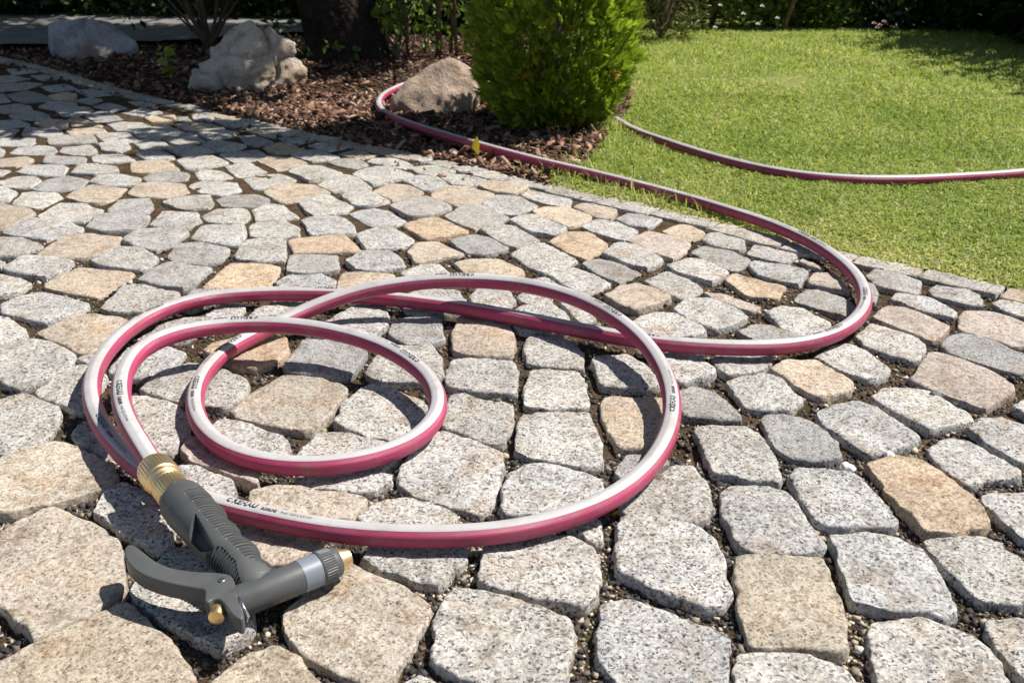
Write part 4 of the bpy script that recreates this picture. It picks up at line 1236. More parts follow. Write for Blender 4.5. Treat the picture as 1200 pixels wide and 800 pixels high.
# barrel: body, pale band, ribbed collar, nose and brass tip, coaxial
b0, b1 = at(268, 710, .0185), at(401, 655, .0165)
Lb = (Vector(b1) - Vector(b0)).length
def bpart(name, prof, mat, n=48, rib=None):
    return sharp(bm_mesh(name, lathe(b0, b1, prof, n, rib), mat, gun, world=True))
bpart('barrel', [(-.03, .0085), (0.0, .0100), (.02, .0108), (.62, .0112), (.621, .0105)], M['grey_plastic'])
bpart('label_band', [(.60, .0106), (.605, .01145), (.770, .0116), (.775, .0106)], M['pale_band'])
bpart('ribbed_collar', [(.765, .0105), (.77, .0120), (.785, .0124), (.79, .0124), (.885, .0121), (.89, .0118), (.90, .0108)], M['grey_plastic'], 120, (3, 4, .0006, 3))
bpart('nose', [(.89, .0108), (.895, .0112), (.945, .0104), (.955, .0096), (.96, .0060)], M['grey_plastic'])
bpart('brass_tip', [(.945, .0085), (.95, .0087), (.965, .0085), (1.045, .0063), (1.06, .0061), (1.062, .0052), (1.05, .0036)], M['brass'])


def plate(name, pts, z_top, z_bot, mat, bev=.0022, seg=4, zfun=None):
    bm = bmesh.new()
    top = [bm.verts.new(Vector((*at(x, y, z_top)[:2], z_top)) - gun.location) for x, y in pts]
    f = bm.faces.new(top)
    r = bmesh.ops.extrude_face_region(bm, geom=[f])
    vs = [v for v in r['geom'] if isinstance(v, bmesh.types.BMVert)]
    for v in vs: v.co.z = z_bot - gun.location.z
    bmesh.ops.recalc_face_normals(bm, faces=bm.faces[:])
    es = [e for e in bm.edges if len(e.link_faces) == 2 and e.calc_face_angle(0) > .9 and abs(e.verts[0].co.z - e.verts[1].co.z) < 1e-6]
    bmesh.ops.bevel(bm, geom=es, offset=bev, segments=seg, affect='EDGES', profile=.5, clamp_overlap=True)
    if zfun:
        for v in bm.verts:
            v.co.z += zfun(v.co + gun.location)
    o = bm_mesh(name, bm, mat, gun)
    return sharp(o, 38)


def smooth_loop(P, it=2):
    P = [np.array(p, float) for p in P]
    for _ in range(it):
        P = [q for i in range(len(P)) for q in (P[i] * .75 + P[(i + 1) % len(P)] * .25, P[i] * .25 + P[(i + 1) % len(P)] * .75)]
    return [tuple(p) for p in P]


TRIG = [(145, 645), (148, 638), (155, 637), (166, 644), (180, 656), (200, 665), (228, 669), (256, 670), (270, 672), (275, 680), (277, 694), (282, 708), (287, 721), (281, 726), (271, 719),
        (264, 708), (257, 701), (250, 701), (243, 706), (239, 703), (240, 697), (240, 690), (228, 688), (205, 684), (180, 678), (160, 669), (148, 657)]
plate('trigger', smooth_loop(TRIG, 2), .0290, .0165, M['grey_plastic'], .0046, 6)
# block under the lever that carries the valve
plate('valve_housing', smooth_loop([(264, 678), (290, 678), (292, 696), (282, 706), (268, 700)], 2), .024, .008, M['grey_plastic'], .003, 3)
def disc(name, x, y, z, r, h, mat, n=24):
    p = at(x, y, z)
    return sharp(bm_mesh(name, lathe(p, p + Vector((0, 0, h)), [(0, r), (.8, r), (1, r * .8)], n), mat, gun, world=True))
disc('pivot_pin', 260, 680.5, .0286, .0022, .0014, M['steel'])
p, q = at(260, 707, .021), at(253, 724, .021)
sharp(bm_mesh('adjusting_screw', lathe(p, q, [(-.2, .0030), (.1, .0032), (.12, .0050), (.5, .0052), (.52, .0046), (.56, .0046), (.58, .0052), (.98, .0050), (1.0, .0040)], 36, None), M['brass'], gun, world=True))
# bent wire clip between lever and barrel
def tube(pts, r, mat, name, parent, n=8):
    bm = bmesh.new(); prev = None
    pts = [Vector(p) for p in pts]
    for i, p in enumerate(pts):
        t = (pts[min(i + 1, len(pts) - 1)] - pts[max(i - 1, 0)]).normalized()
        u = t.orthogonal().normalized() if prev is None else (lu - t * lu.dot(t)).normalized()
        lu = u; v = t.cross(u)
        rr = r[i] if isinstance(r, (list, tuple)) else r
        ring = [bm.verts.new(p + (u * math.cos(2 * PI * k / n) + v * math.sin(2 * PI * k / n)) * rr) for k in range(n)]
        if prev:
            for k in range(n): bm.faces.new((prev[k], prev[(k + 1) % n], ring[(k + 1) % n], ring[k]))
        else: bm.faces.new(ring[::-1])
        prev = ring
    bm.faces.new(prev)
    return bm_mesh(name, bm, mat, parent, world=parent is not None)
tube([at(280, 700, .0285), at(283, 706, .029), at(287, 714, .027), at(291, 722, .022), at(290, 727, .016)], .0010, M['steel'], 'wire_clip', gun)

# ------------------------------------------------------------------ boulders
def rock_mat(name, stops, stain, scale=16.0):
    m, nt, b = new_mat(name)
    tc = nt.nodes.new('ShaderNodeTexCoord'); co = tc.outputs['Object']
    n1 = N(nt, 'TexNoise', Scale=scale, Detail=8.0, Roughness=.65, Distortion=.6); nt.links.new(co, n1.inputs['Vector'])
    n2 = N(nt, 'TexNoise', Scale=scale * 9, Detail=5.0, Roughness=.7); nt.links.new(co, n2.inputs['Vector'])
    n3 = N(nt, 'TexVoronoi', Scale=scale * 1.4, feature='DISTANCE_TO_EDGE'); nt.links.new(co, n3.inputs['Vector'])
    c = ramp(nt, n1.outputs['Fac'], stops)
    c = mixc(nt, c, ramp(nt, n2.outputs['Fac'], [(.3, .6), (.7, 1.15)]), .8, 'MULTIPLY')
    st = N(nt, 'TexNoise', Scale=scale * .45, Detail=4.0); nt.links.new(co, st.inputs['Vector'])
    c = mixc(nt, c, stain, ramp(nt, st.outputs['Fac'], [(.5, 0), (.66, .75)]))
    nt.links.new(c, b.inputs['Base Color'])
    b.inputs['Roughness'].default_value = .85
    ad = N(nt, 'Math', operation='ADD'); nt.links.new(n1.outputs['Fac'], ad.inputs[0]); nt.links.new(n2.outputs['Fac'], ad.inputs[1])
    bump(nt, b, ad.outputs[0], .9, .012)
    return m


def boulder(loc, pts, mat, label, amp=.012, seed=0.0, crack=0.0):
    """a broken block: hull of its corner points, refined and weathered"""
    bm = bmesh.new()
    for p in pts: bm.verts.new(p)
    bmesh.ops.convex_hull(bm, input=bm.verts[:])
    for v in [v for v in bm.verts if not v.link_faces]: bm.verts.remove(v)
    for _ in range(4):
        bmesh.ops.subdivide_edges(bm, edges=[e for e in bm.edges if e.calc_length() > .009], cuts=1)
        bmesh.ops.triangulate(bm, faces=bm.faces[:])
        bmesh.ops.smooth_vert(bm, verts=bm.verts[:], factor=.16, use_axis_x=True, use_axis_y=True, use_axis_z=True)
    bm.normal_update()
    for v in bm.verts:
        q = v.co + Vector((seed, seed * .7, seed * 1.9))
        d = noise.fractal(q * 9, 1.0, 2.1, 5) * amp + noise.ridged_multi_fractal(q * 14, .9, 2.0, 4, 1.0, 2.0) * amp * .55 - amp * .45
        if crack: d -= crack * max(0, .12 - abs(noise.noise(q * 11))) * 8
        v.co += v.normal * d
    o = bm_mesh('boulder', bm, mat)
    o.location = loc
    return tag(o, label, 'rock', 'boulders in the bark mulch bed')


M['rock_tan'] = rock_mat('tan_rock', [(.3, (.28, .20, .145)), (.5, (.54, .41, .315)), (.7, (.66, .53, .42))], (.22, .16, .11))
M['rock_white'] = rock_mat('quartz_rock', [(.3, (.40, .33, .26)), (.48, (.80, .71, .60)), (.7, (.92, .85, .74))], (.34, .20, .10), 20.0)
M['rock_grey'] = rock_mat('grey_rock', [(.3, (.26, .25, .26)), (.5, (.52, .52, .55)), (.7, (.70, .70, .74))], (.34, .21, .14), 13.0)
boulder(at(511, 131, 0), [(-.106, -.030, -.02), (-.100, .03, .02), (-.098, -.02, .035), (-.045, -.065, .01), (-.02, -.075, -.02), (.04, -.080, -.01), (.085, -.06, -.02), (.10, -.02, .04), (.10, .04, .080),
                          (.02, .05, .118), (.045, .03, .112), (.0, .04, .108), (-.04, .04, .080), (.05, .09, .10), (-.06, .08, .02), (.09, .09, -.01), (-.03, -.06, .015), (.06, -.06, .02)],
        M['rock_tan'], 'tan brown angular boulder beside the thuja with the hose bent round it', .013, 1.3)
boulder(at(292, 99, 0), [(-.162, -.03, -.01), (-.125, -.07, .01), (-.04, -.085, -.01), (-.10, -.02, .075), (-.055, .0, .130), (-.03, .03, .160), (.01, .0, .150), (.05, .03, .152), (.09, .01, .142), (.13, -.01, .10),
                         (.165, -.02, .04), (.16, .04, -.01), (.11, -.07, -.01), (.05, -.08, .035), (-.10, .08, .0), (.09, .10, .06), (-.02, -.07, .07), (.10, -.05, .07)],
        M['rock_white'], 'pale whitish quartz boulder with brown stains standing between two plants', .020, 5.1, .02)
boulder(at(106, 65, 0), [(-.135, -.02, .03), (-.125, .0, .10), (-.06, -.02, .115), (-.05, -.06, -.01), (-.10, -.04, .0), (.02, .02, .112), (.0, -.05, .08), (.09, .03, .10), (.15, .03, .03), (.145, .05, -.01),
                         (.08, -.05, -.01), (.03, -.06, .03), (-.10, .09, .02), (.10, .10, .02)],
        M['rock_grey'], 'grey boulder lying farthest back in deep shade beside the path', .012, 9.4)


# ------------------------------------------------------------------ foliage
def leaf_soup(P, D, S, fold=.25, width=.42, curl=.2):
    """folded leaves with a bent tip: P base points, D pointing directions, S lengths"""
    n = len(P)
    D = D / (np.linalg.norm(D, axis=1)[:, None] + 1e-9)
    r = rng.normal(size=(n, 3)); w = np.cross(D, r); w /= np.linalg.norm(w, axis=1)[:, None] + 1e-9
    u = np.cross(w, D)
    flip = np.sign(u[:, 2:3] + 1e-6); u = u * flip
    S = S[:, None]
    W = width * (1 + rng.uniform(-.2, .2, (n, 1))) / 2
    m1 = P + D * S * .45
    tip = P + D * S - u * S * curl
    l = m1 + w * S * W + u * S * fold * W
    r_ = m1 - w * S * W + u * S * fold * W
    l2 = P + D * S * .76 + w * S * W * .7 + u * S * (fold * W * .6 - curl * .45)
    r2 = P + D * S * .76 - w * S * W * .7 + u * S * (fold * W * .6 - curl * .45)
    m2 = P + D * S * .76 - u * S * curl * .5
    V = np.stack([P, l, r_, m1, l2, r2, m2, tip], 1).reshape(-1, 3)
    k = (np.arange(n) * 8)[:, None]
    T = np.array([[0, 3, 1], [0, 2, 3], [1, 3, 6], [1, 6, 4], [3, 2, 5], [3, 5, 6], [4, 6, 7], [6, 5, 7]]).ravel()
    F = (k + T[None]).reshape(-1, 3)
    return V, F


def leaf_mat(name, stops, trans=.3, rough=.45, spec=.4):
    return tinted(name, stops, rough, spec, trans=trans)


M['leaf_dark'] = leaf_mat('dark_leaves', [(0, (.012, .026, .008)), (.6, (.035, .065, .015)), (1, (.085, .12, .025))])
M['leaf_mid'] = leaf_mat('green_leaves', [(0, (.05, .09, .016)), (.5, (.13, .21, .03)), (1, (.28, .37, .07))], .42)
M['leaf_bright'] = leaf_mat('yellow_green_leaves', [(0, (.08, .13, .02)), (.5, (.25, .35, .05)), (.85, (.48, .50, .08)), (1, (.65, .56, .12))], .45)
M['leaf_yew'] = leaf_mat('yew_needles', [(0, (.03, .045, .012)), (.6, (.13, .155, .035)), (1, (.28, .30, .09))], .35)
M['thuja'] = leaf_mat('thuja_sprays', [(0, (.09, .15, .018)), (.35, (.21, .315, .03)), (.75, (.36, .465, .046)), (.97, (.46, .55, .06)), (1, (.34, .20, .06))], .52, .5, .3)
M['bark'] = plain('dark_bark', (.016, .012, .010), .95, spec=.1, var=(22, (.05, .038, .03)), bscale=45, bstr=1.0, bdist=.02)
M['twig'] = plain('grey_brown_twig', (.10, .07, .05), .9, spec=.1, var=(30, (.19, .145, .105)), bscale=120, bstr=.6, bdist=.004)
M['petal'] = plain('white_petals', (.72, .68, .66), .6, var=(60, (.8, .78, .74)))
M['pink_patch'] = plain('pinkish_patch', (.42, .24, .22), .6, var=(60, (.55, .40, .37)))


def clumps_to_leaves(cl, n, spread, size, up=.35, out_from=None):
    """leaves gathered in clumps, each pointing away from its clump's middle"""
    cl = np.array(cl)
    k = rng.integers(0, len(cl), n)
    off = rng.normal(size=(n, 3)); off /= np.linalg.norm(off, axis=1)[:, None]
    r = spread[k] if hasattr(spread, '__len__') else spread
    off *= (rng.random(n) ** .45 * r)[:, None]
    P = cl[k] + off * np.array([1, 1, .8])
    D = off / (np.linalg.norm(off, axis=1)[:, None] + 1e-6) + rng.normal(0, .5, (n, 3)) + np.array([0, 0, up])
    S = size * rng.uniform(.65, 1.25, n)
    t = (rng.random(n) * .6 + rng.random(len(cl))[k] * .4)
    return P, D, S, t


def twigs(name, base, tips, r, mat, parent, wob=.02, n=6):
    """stems from the base to each clump, joined into one branching piece"""
    bm = bmesh.new()
    for tp in tips:
        a, b = Vector(base), Vector(tp)
        prev = None
        for i in range(n):
            f = i / (n - 1)
            p = a.lerp(b, f) + Vector((noise.noise(b * 7 + Vector((f * 3, 0, 0))), noise.noise(b * 5 + Vector((0, f * 3, 4))), 0)) * wob * math.sin(f * PI)
            rr = r * (1 - .75 * f)
            ring = [bm.verts.new(p + Vector((math.cos(2 * PI * q / 6) * rr, math.sin(2 * PI * q / 6) * rr, 0))) for q in range(6)]
            if prev:
                for q in range(6): bm.faces.new((prev[q], prev[(q + 1) % 6], ring[(q + 1) % 6], ring[q]))
            prev = ring
    return bm_mesh(name, bm, mat, parent, world=True)


def shrub(name, loc, rx, ry, h, ncl, nleaf, size, mat, label, group=None, low=.03, stem_r=.008, width=.42, spread=None, cat='shrub', stems=True, zpow=1.0):
    loc = Vector(loc); loc.z = 0
    root = empty(name, loc, label, cat, group)
    cl = []
    while len(cl) < ncl:
        a = random.uniform(0, 2 * PI); q = random.random() ** .4; z = low + (h - low) * random.random() ** zpow
        wz = math.sqrt(max(.15, 1 - (2 * (z / h) - .9) ** 2 * .7))
        cl.append((loc.x + math.cos(a) * rx * q * wz, loc.y + math.sin(a) * ry * q * wz, z))
    P, D, S, t = clumps_to_leaves(cl, nleaf, spread or max(.05, min(rx, h) * .3), size)
    P[:, 2] = np.maximum(P[:, 2], .01)
    V, F = leaf_soup(P, D, S, width=width)
    np_mesh('foliage', V - np.array(loc), F, mat, root, tint=np.repeat(t, 8))
    if stems: twigs('stems', loc, cl[:min(len(cl), 16)], stem_r, M['twig'], root)
    return root


def build_thuja():
    loc = at(647, 148, 0)
    H = 1.1
    root = empty('thuja', loc, 'green conical thuja with feathery flat sprays between boulder and lawn', 'conifer')
    n = 15000
    nc = 900
    cz = rng.random(nc) ** 1.2 * H; ca_ = rng.uniform(0, 2 * PI, nc); cr = rng.uniform(.80, 1.10, nc); ct_ = rng.random(nc)
    ci = rng.integers(0, nc, n)
    z = np.abs(cz[ci] + rng.normal(0, .026, n))
    prof = np.interp(z / H, [0, .045, .115, .20, .36, .7, 1.0], [.094, .134, .162, .169, .162, .10, .012])
    a = ca_[ci] + rng.normal(0, .026, n) / np.maximum(prof, .03)
    q = cr[ci] * (1 - rng.random(n) ** 2.2 * .45)
    r = prof * q
    P = np.stack([np.cos(a) * r, np.sin(a) * r, z + .012], 1)
    D = np.stack([np.cos(a), np.sin(a), rng.uniform(.25, 1.3, n)], 1) + rng.normal(0, .28, (n, 3))
    D /= np.linalg.norm(D, axis=1)[:, None]
    L = rng.uniform(.017, .040, n) * np.where(rng.random(n) < .03, 1.6, 1.0)
    w = np.cross(D, np.stack([-np.sin(a), np.cos(a), np.zeros(n)], 1) * .4 + rng.normal(0, .55, (n, 3))); w /= np.linalg.norm(w, axis=1)[:, None]
    nn = np.cross(w, D)
    VV, FF = [], []
    K = 10
    base_i = 0
    for k in range(K):
        if k == K - 1: t0, s_ = .68, 0.0
        else: t0, s_ = .06 + .60 * (k // 2) / ((K - 1) / 2), (1 if k % 2 else -1)
        ang = .62
        d = D * math.cos(ang * abs(s_)) + w * s_ * math.sin(ang)
        l = (L * (.58 - .30 * t0) if s_ else L * .34)[:, None]
        b = P + D * (L * t0)[:, None] - nn * (L * .10 * t0 * t0)[:, None] * 1.5
        sd_ = np.cross(d, nn) * l * .105
        tip = b + d * l - nn * l * .18
        mid = b + d * l * .55
        VV.append(np.stack([b, mid + sd_, tip, mid - sd_], 1))
    V = np.stack(VV, 1).reshape(-1, 3)                         # n*K*4
    i0 = (np.arange(n * K) * 4)[:, None]
    F = i0 + np.array([[0, 1, 2, 3]])
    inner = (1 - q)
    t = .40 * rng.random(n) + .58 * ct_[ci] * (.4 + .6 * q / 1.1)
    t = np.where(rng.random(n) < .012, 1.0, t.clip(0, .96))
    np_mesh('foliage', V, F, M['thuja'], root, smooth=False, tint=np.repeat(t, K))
    bm = lathe((0, 0, -.02), (0, 0, .95), [(0, .022), (.2, .018), (.6, .012), (1, .004)], 10)
    bm_mesh('trunk', bm, M['twig'], root)


build_thuja()
sx_, sy_ = math.sin(SUN_AZ) / math.tan(SUN_EL), math.cos(SUN_AZ) / math.tan(SUN_EL)
def over(px, py, z):
    """the point of height z that shades the ground seen at that pixel"""
    g = at(px, py, 0)
    return (g.x + sx_ * z, g.y + sy_ * z, z)


# big tree: dark leaning trunk, crown above the picture throwing dappled shade on bed and cobbles
def build_tree():
    loc = at(415, 66, 0)
    root = empty('broadleaf_tree', loc, 'old tree with thick dark trunk at the back of the bark bed', 'tree')
    bm = bmesh.new(); prev = None; n = 28
    for i, z in enumerate(np.concatenate([np.linspace(-.02, .12, 8), np.linspace(.16, 2.6, 22)])):
        r = .120 + .045 * math.exp(-max(z, 0) / .07) - .02 * z
        c = Vector((-.10 * min(z / .35, 1.0) - .06 * max(0, z - .35), .03 * z, z))
        ring = []
        for k in range(n):
            a = 2 * PI * k / n
            rr = r * (1 + .12 * noise.noise(Vector((math.cos(a) * 1.6, math.sin(a) * 1.6, z * 2.5))) + .10 * math.exp(-max(z, 0) / .06) * math.sin(a * 5 + 1))
            rr += .008 * noise.noise(Vector((math.cos(a) * 9, math.sin(a) * 9, z * 5)))
            ring.append(bm.verts.new(c + Vector((math.cos(a) * rr, math.sin(a) * rr, 0))))
        if prev:
            for k in range(n): bm.faces.new((prev[k], prev[(k + 1) % n], ring[(k + 1) % n], ring[k]))
        prev = ring
    bm.faces.new(prev)
    bm_mesh('trunk', bm, M['bark'], root)
    tgt = [(-40, 75), (30, 78), (70, 95), (10, 105), (110, 110), (60, 120), (150, 118), (0, 130), (40, 136), (120, 84), (170, 90), (200, 105), (240, 118), (60, 65), (140, 62), (210, 72), (240, 98),
           (235, 152), (300, 88), (340, 80), (385, 88), (430, 80), (340, 62), (420, 70), (280, 66), (240, 60), (-60, 110), (-80, 140),
           (20, 146), (-30, 128), (90, 60), (20, 55), (-60, 60), (180, 48), (80, 42), (0, 42), (-60, 42), (40, 48), (120, 46), (160, 40), (215, 44), (-100, 40), (380, 48), (150, 8), (50, 10), (-50, 10), (250, 10), (350, 12)]
    cl, sp = [], []
    for px, py in tgt:
        z = random.uniform(.75, 1.9)
        if px > 430: z = random.uniform(1.3, 1.9)
        c = over(px + random.uniform(-5, 5), py + random.uniform(-2, 2), z)
        cl.append(c); sp.append(random.uniform(.10, .16) * (1.0 if py > 50 else 1.7))
    for px, py in ((-120, 120), (-60, 90), (0, 70), (60, 80), (0, 110), (70, 112), (130, 100), (60, 60), (120, 70), (180, 85), (180, 108), (-30, 60), (100, 45), (30, 42), (170, 55), (240, 85), (230, 60), (0, 30), (-120, 60),
                   (-100, 50), (-50, 51), (0, 50), (50, 49), (100, 50), (150, 49), (200, 49), (250, 47), (300, 43), (350, 40), (400, 36), (-60, 40), (20, 40), (90, 40), (160, 39), (220, 39), (280, 38)):
        cl.append(over(px, py, random.uniform(1.5, 2.3))); sp.append(.24 if py > 52 else .20)
    k = 23000
    P, D, S, t = clumps_to_leaves(cl, k, np.array(sp), .055, 0)
    hi = [(random.uniform(-3.6, -.7), random.uniform(2.5, 5.2), random.uniform(2.0, 3.0)) for _ in range(60)]
    P2, D2, S2, t2 = clumps_to_leaves(hi, 4200, .34, .12, 0)
    P, D, S, t = np.vstack([P, P2]), np.vstack([D, D2]), np.concatenate([S, S2]), np.concatenate([t, t2])
    V, F = leaf_soup(P, D, S, width=.5)
    np_mesh('crown', V - np.array(loc), F, M['leaf_mid'], root, tint=np.repeat(t, 8))
    top = Vector(loc) + Vector((-.15, .05, 1.3))
    twigs('limbs', top, cl, .020, M['bark'], root, .12, 9)


build_tree()

# slender shrub beside the boulder: bare stems below, glossy leaves above
def build_stems():
    loc = at(517, 66, 0)
    root = empty('slender_shrub', loc, 'young shrub with thin upright brown stems and small glossy leaves behind the tan boulder', 'shrub')
    tips = []
    for (qx, qy, rad_, lean) in ((514, 66, .0085, .02), (528, 64, .0055, .05), (535, 66, .005, -.02), (478, 66, .004, -.04), (468, 62, .004, .03), (498, 62, .0035, .02), (545, 62, .004, .03)):
        b = at(qx, qy, 0)
        bm = lathe((b.x, b.y, -.01), (b.x + lean, b.y + .05, 1.0), [(0, rad_ * 1.15), (.3, rad_), (1, rad_ * .4)], 8)
        bm_mesh('stem', bm, M['twig'], root, world=True)
        tips.append(b)
    cl = []
    for i in range(46):
        b = random.choice(tips)
        cl.append((b.x + random.gauss(0, .06), b.y + random.gauss(.02, .07), random.uniform(.07, .5)))
    P, D, S, t = clumps_to_leaves(cl, 1500, .045, .024, -.1)
    V, F = leaf_soup(P, D, S, width=.40)
    np_mesh('foliage', V - np.array(loc), F, M['leaf_mid'], root, tint=np.repeat(t, 8))


build_stems()

def build_branch():
    # sunlit leafy branch hanging in front of the trunk
    b = at(470, 70, 0)
    loc = Vector((b.x, b.y - .25, 0))
    root = empty('leafy_shrub', (loc.x, loc.y + .2, 0), 'leafy twig with large bright green leaves catching the sun beside the dark trunk', 'shrub')
    cl = [tuple(at(x, y, z)) for x, y, z in ((447, 22, .12), (462, 14, .13), (432, 10, .14), (455, 28, .115), (476, 6, .15), (440, 0, .16), (418, 3, .15), (490, -12, .18), (455, -15, .18))]
    P, D, S, t = clumps_to_leaves(cl, 120, .035, .036, -.15)
    V, F = leaf_soup(P, D, S, width=.5)
    np_mesh('foliage', V - np.array(root.location), F, M['leaf_bright'], root, tint=np.repeat(t * .75, 8))
    twigs('stems', root.location, cl, .004, M['twig'], root, .02)


build_branch()
def small_plant(px, py, h, n, label, size=.030, name='seedling', mat='leaf_mid', spread=.02):
    b = at(px, py, 0)
    root = empty(name, b, label, 'plant')
    cl = [(b.x + random.gauss(0, spread), b.y + random.gauss(0, spread * .6), random.uniform(.35, 1) * h) for _ in range(max(3, n // 4))]
    P, D, S, t = clumps_to_leaves(cl, n, .014, size, .1)
    V, F = leaf_soup(P, D, S, width=.75)
    np_mesh('foliage', V - np.array(b), F, M[mat], root, tint=np.repeat(.35 + .4 * t, 8))
    twigs('stems', b, cl, .0016, M['twig'], root, .004)
small_plant(198, 88, .075, 9, 'small green seedling with broad leaves at the cobble edge of the mulch', .040, mat='leaf_bright')
small_plant(372, 72, .06, 40, 'low dark weed clump on the mulch right of the whitish boulder', .022, 'weed_clump', 'leaf_mid', .07)

# shrubs along the back
shrub('overhanging_shrub', at(245, 56), .32, .16, .50, 34, 900, .036, M['leaf_dark'], 'dark overhanging shrub in front of the sunlit strip of path, behind the whitish boulder', low=.09, spread=.06)
shrub('yew', at(775, 46), .17, .15, .75, 60, 5200, .022, M['leaf_yew'], 'dark dense yew right behind the thuja at the lawn edge', low=.02, width=.22, spread=.06)
shrub('yew', at(835, 30), .22, .16, .50, 80, 8000, .024, M['leaf_yew'], 'olive green feathery yew between the dark yew and the flowering shrub', low=.03, width=.22, spread=.06)
fshrub = shrub('flowering_shrub', at(900, 31), .26, .12, .42, 80, 3000, .042, M['leaf_bright'], 'loose shrub with yellow green leaves and pale stem at the back of the lawn', low=.0, spread=.06)
shrub('leafy_bush', at(968, 32), .20, .10, .42, 60, 2800, .030, M['leaf_mid'], 'dull green shrub with scattered yellow leaves right of the pale stem', low=.0, spread=.055)
dbush = shrub('dark_bush', at(1040, 30), .26, .12, .40, 60, 2600, .028, M['leaf_dark'], 'dark bush with pinkish petals for a sunlit patch near the right end of the sunlit lawn', low=.0, spread=.06)
def blooms(pts, r, mat, parent):
    for i, (px, py, z) in enumerate(pts):
        p = at(px, py, z)
        bm = bmesh.new()
        for k in range(7):
            a = k * 2.4; e = .25 + .16 * k
            d = Vector((math.cos(a) * math.cos(e), math.sin(a) * math.cos(e) - .3, math.sin(e)))
            u = d.orthogonal().normalized(); v = d.cross(u)
            q = [p + d * r * .2, p + d * r * .7 + u * r * .45, p + d * r * 1.1, p + d * r * .7 - u * r * .45]
            bm.faces.new([bm.verts.new(x) for x in q])
        bm_mesh('blossom_or_patch', bm, mat, parent, world=True)
blooms([(844, 7, .13), (871, 17, .12), (888, 29, .09), (838, 33, .08), (893, 8, .13), (911, 22, .09)], .008, M['petal'], fshrub)
blooms([(1024, 28, .04), (1031, 30, .04), (1038, 29, .04), (1045, 32, .035), (1036, 26, .045), (1028, 33, .035), (1049, 33, .035)], .009, M['pink_patch'], dbush)  # pink petals stand in for a sunlit patch behind the bush
bm_ = at(918, 37, 0)
tube([bm_, bm_ + Vector((.03, .02, .10)), bm_ + Vector((.07, .04, .22)), bm_ + Vector((.10, .06, .40))], [.010, .009, .008, .005], M['twig'], 'trunk', fshrub)

HG = 'hedge bushes closing the back of the garden'
shrub('hedge_bush', at(1135, 33), .50, .14, .36, 90, 5200, .045, M['leaf_dark'], 'dark hedge bush behind the shaded right corner of the lawn', HG, low=.0, spread=.09, zpow=1.6)
for i, (x, y, rx, h, lab) in enumerate(((2.6, 4.2, .5, .9, 'tall dark hedge bush at the right end of the back hedge'), (2.2, 3.8, .40, 1.0, 'tall hedge bush at the right end behind the shaded lawn corner'), (2.19, 3.32, .40, 1.0, 'tall hedge bush at the right edge shading the lawn corner'), (2.28, 2.85, .36, 1.0, 'tall hedge bush outside the right edge, nearest of the hedge'),
                                        (1.6, 5.0, .7, .75, 'wide dark hedge bush behind the pinkish patch'), (.6, 4.9, .7, .7, 'wide dark hedge bush behind the white blossoms'), (-.15, 4.75, .5, .9, 'dense dark hedge bush behind the thuja'),
                                        (-.75, 5.2, .6, 1.8, 'tall dark hedge bush behind the tree trunk'), (-1.6, 5.1, .75, 1.9, 'tall dark hedge bush behind the whitish boulder'), (-2.7, 4.9, .8, 1.9, 'tall dark hedge bush behind the grey boulder'), (-3.8, 4.7, .8, 1.9, 'tall dark hedge bush at the far left'))):
    shrub('hedge_bush', (x, y, 0), rx, .32, h, 80, 3800, .075, M['leaf_dark'], lab, HG, low=.0, spread=.17, stem_r=.02, zpow=1.7)
for x, y, lab in ((-3.1, 4.62, 'low dark hedge bush along the path, far left'), (-2.35, 4.68, 'low dark hedge bush along the path behind the grey boulder'), (-1.6, 4.66, 'low dark hedge bush along the path behind the whitish boulder'),
                  (-.95, 4.6, 'low dark hedge bush along the path beside the trunk'), (-.35, 4.2, 'low dark bush behind the slender stems'), (.1, 4.25, 'low dark bush behind the thuja')):
    shrub('hedge_bush', (x, y, 0), .42, .16, .5, 50, 2000, .06, M['leaf_dark'], lab, HG, low=.0, spread=.11, zpow=1.5)

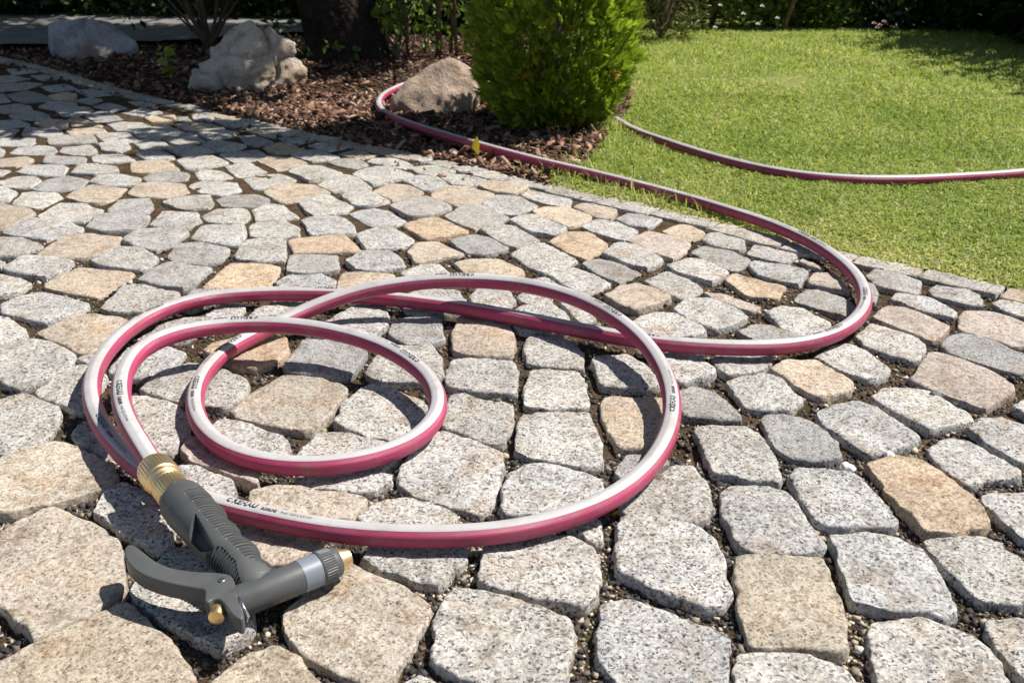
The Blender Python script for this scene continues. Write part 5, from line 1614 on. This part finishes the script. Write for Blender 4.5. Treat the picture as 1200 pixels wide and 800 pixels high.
# ------------------------------------------------------------------ small loose things
def one_leaf(px, py, z, size, direction, mat, label, col_t=.9):
    p = at(px, py, z)
    V, F = leaf_soup(np.array([[0, 0, 0.0]]), np.array([direction], float), np.array([size]), width=.62, fold=.3, curl=.15)
    o = np_mesh('fallen_leaf', V, F, mat, None, loc=p, tint=np.full(8, col_t))
    tag(o, label, 'leaf')
M['leaf_yellow'] = tinted('yellow_leaf', [(0, (.30, .22, .02)), (1, (.60, .48, .03))], .5, .3, trans=.35)
M['leaf_red'] = tinted('rusty_leaf', [(0, (.22, .05, .02)), (1, (.42, .12, .05))], .6, .3, trans=.2)
one_leaf(561, 182, .006, .036, (-.2, .25, 1), M['leaf_yellow'], 'upright yellow leaf stuck in the mulch beside the hose', 1.0)
one_leaf(573, 186, .004, .022, (.3, .1, .8), M['leaf_red'], 'small reddish leaf by the hose next to the yellow leaf', .9)
one_leaf(716, 603, -.006, .010, (.8, .2, .1), M['leaf_yellow'], 'tiny yellow leaf in the joint beside the big hose loop', 1.0)
one_leaf(396, 177, -.003, .020, (.2, .3, .6), M['leaf_red'], 'pinkish dry leaf on the cobbles by the mulch edge', 1.0)
one_leaf(676, 236, -.004, .016, (.9, .2, .25), M['leaf_red'], 'rusty leaf lying in a joint near the edging stones', 1.0)
def pebble(px, py, r, col, label, seed):
    bm = bmesh.new()
    bmesh.ops.create_icosphere(bm, subdivisions=3, radius=r)
    for v in bm.verts:
        q = v.co / r
        v.co += v.co.normalized() * r * (.35 * noise.noise(q * 1.3 + Vector((seed, 0, 0))) + .12 * noise.noise(q * 4 + Vector((0, seed, 0))))
        v.co.z *= .75
    o = bm_mesh('pebble', bm, col); o.location = at(px, py, 0) + Vector((0, 0, -.004 + r * .3))
    tag(o, label, 'pebble')
M['pebble_white'] = plain('white_quartz', (.70, .67, .62), .6, var=(120, (.82, .80, .77)), bscale=300, bstr=.4, bdist=.002)
M['pebble_dark'] = plain('dark_slate', (.07, .07, .072), .7, var=(200, (.12, .115, .11)), bscale=300, bstr=.5, bdist=.002)
pebble(993, 546, .0062, M['pebble_white'], 'white quartz pebble between two grey cobbles right of the coil', 2.0)
pebble(1043, 531, .0050, M['pebble_white'], 'small white pebble at the corner of the long tan cobble', 6.0)
pebble(1095, 463, .0070, M['pebble_dark'], 'flat grey chip of stone in the joint below the pinkish cobble', 8.0)

build_lawn()
build_weeds()
build_mulch()
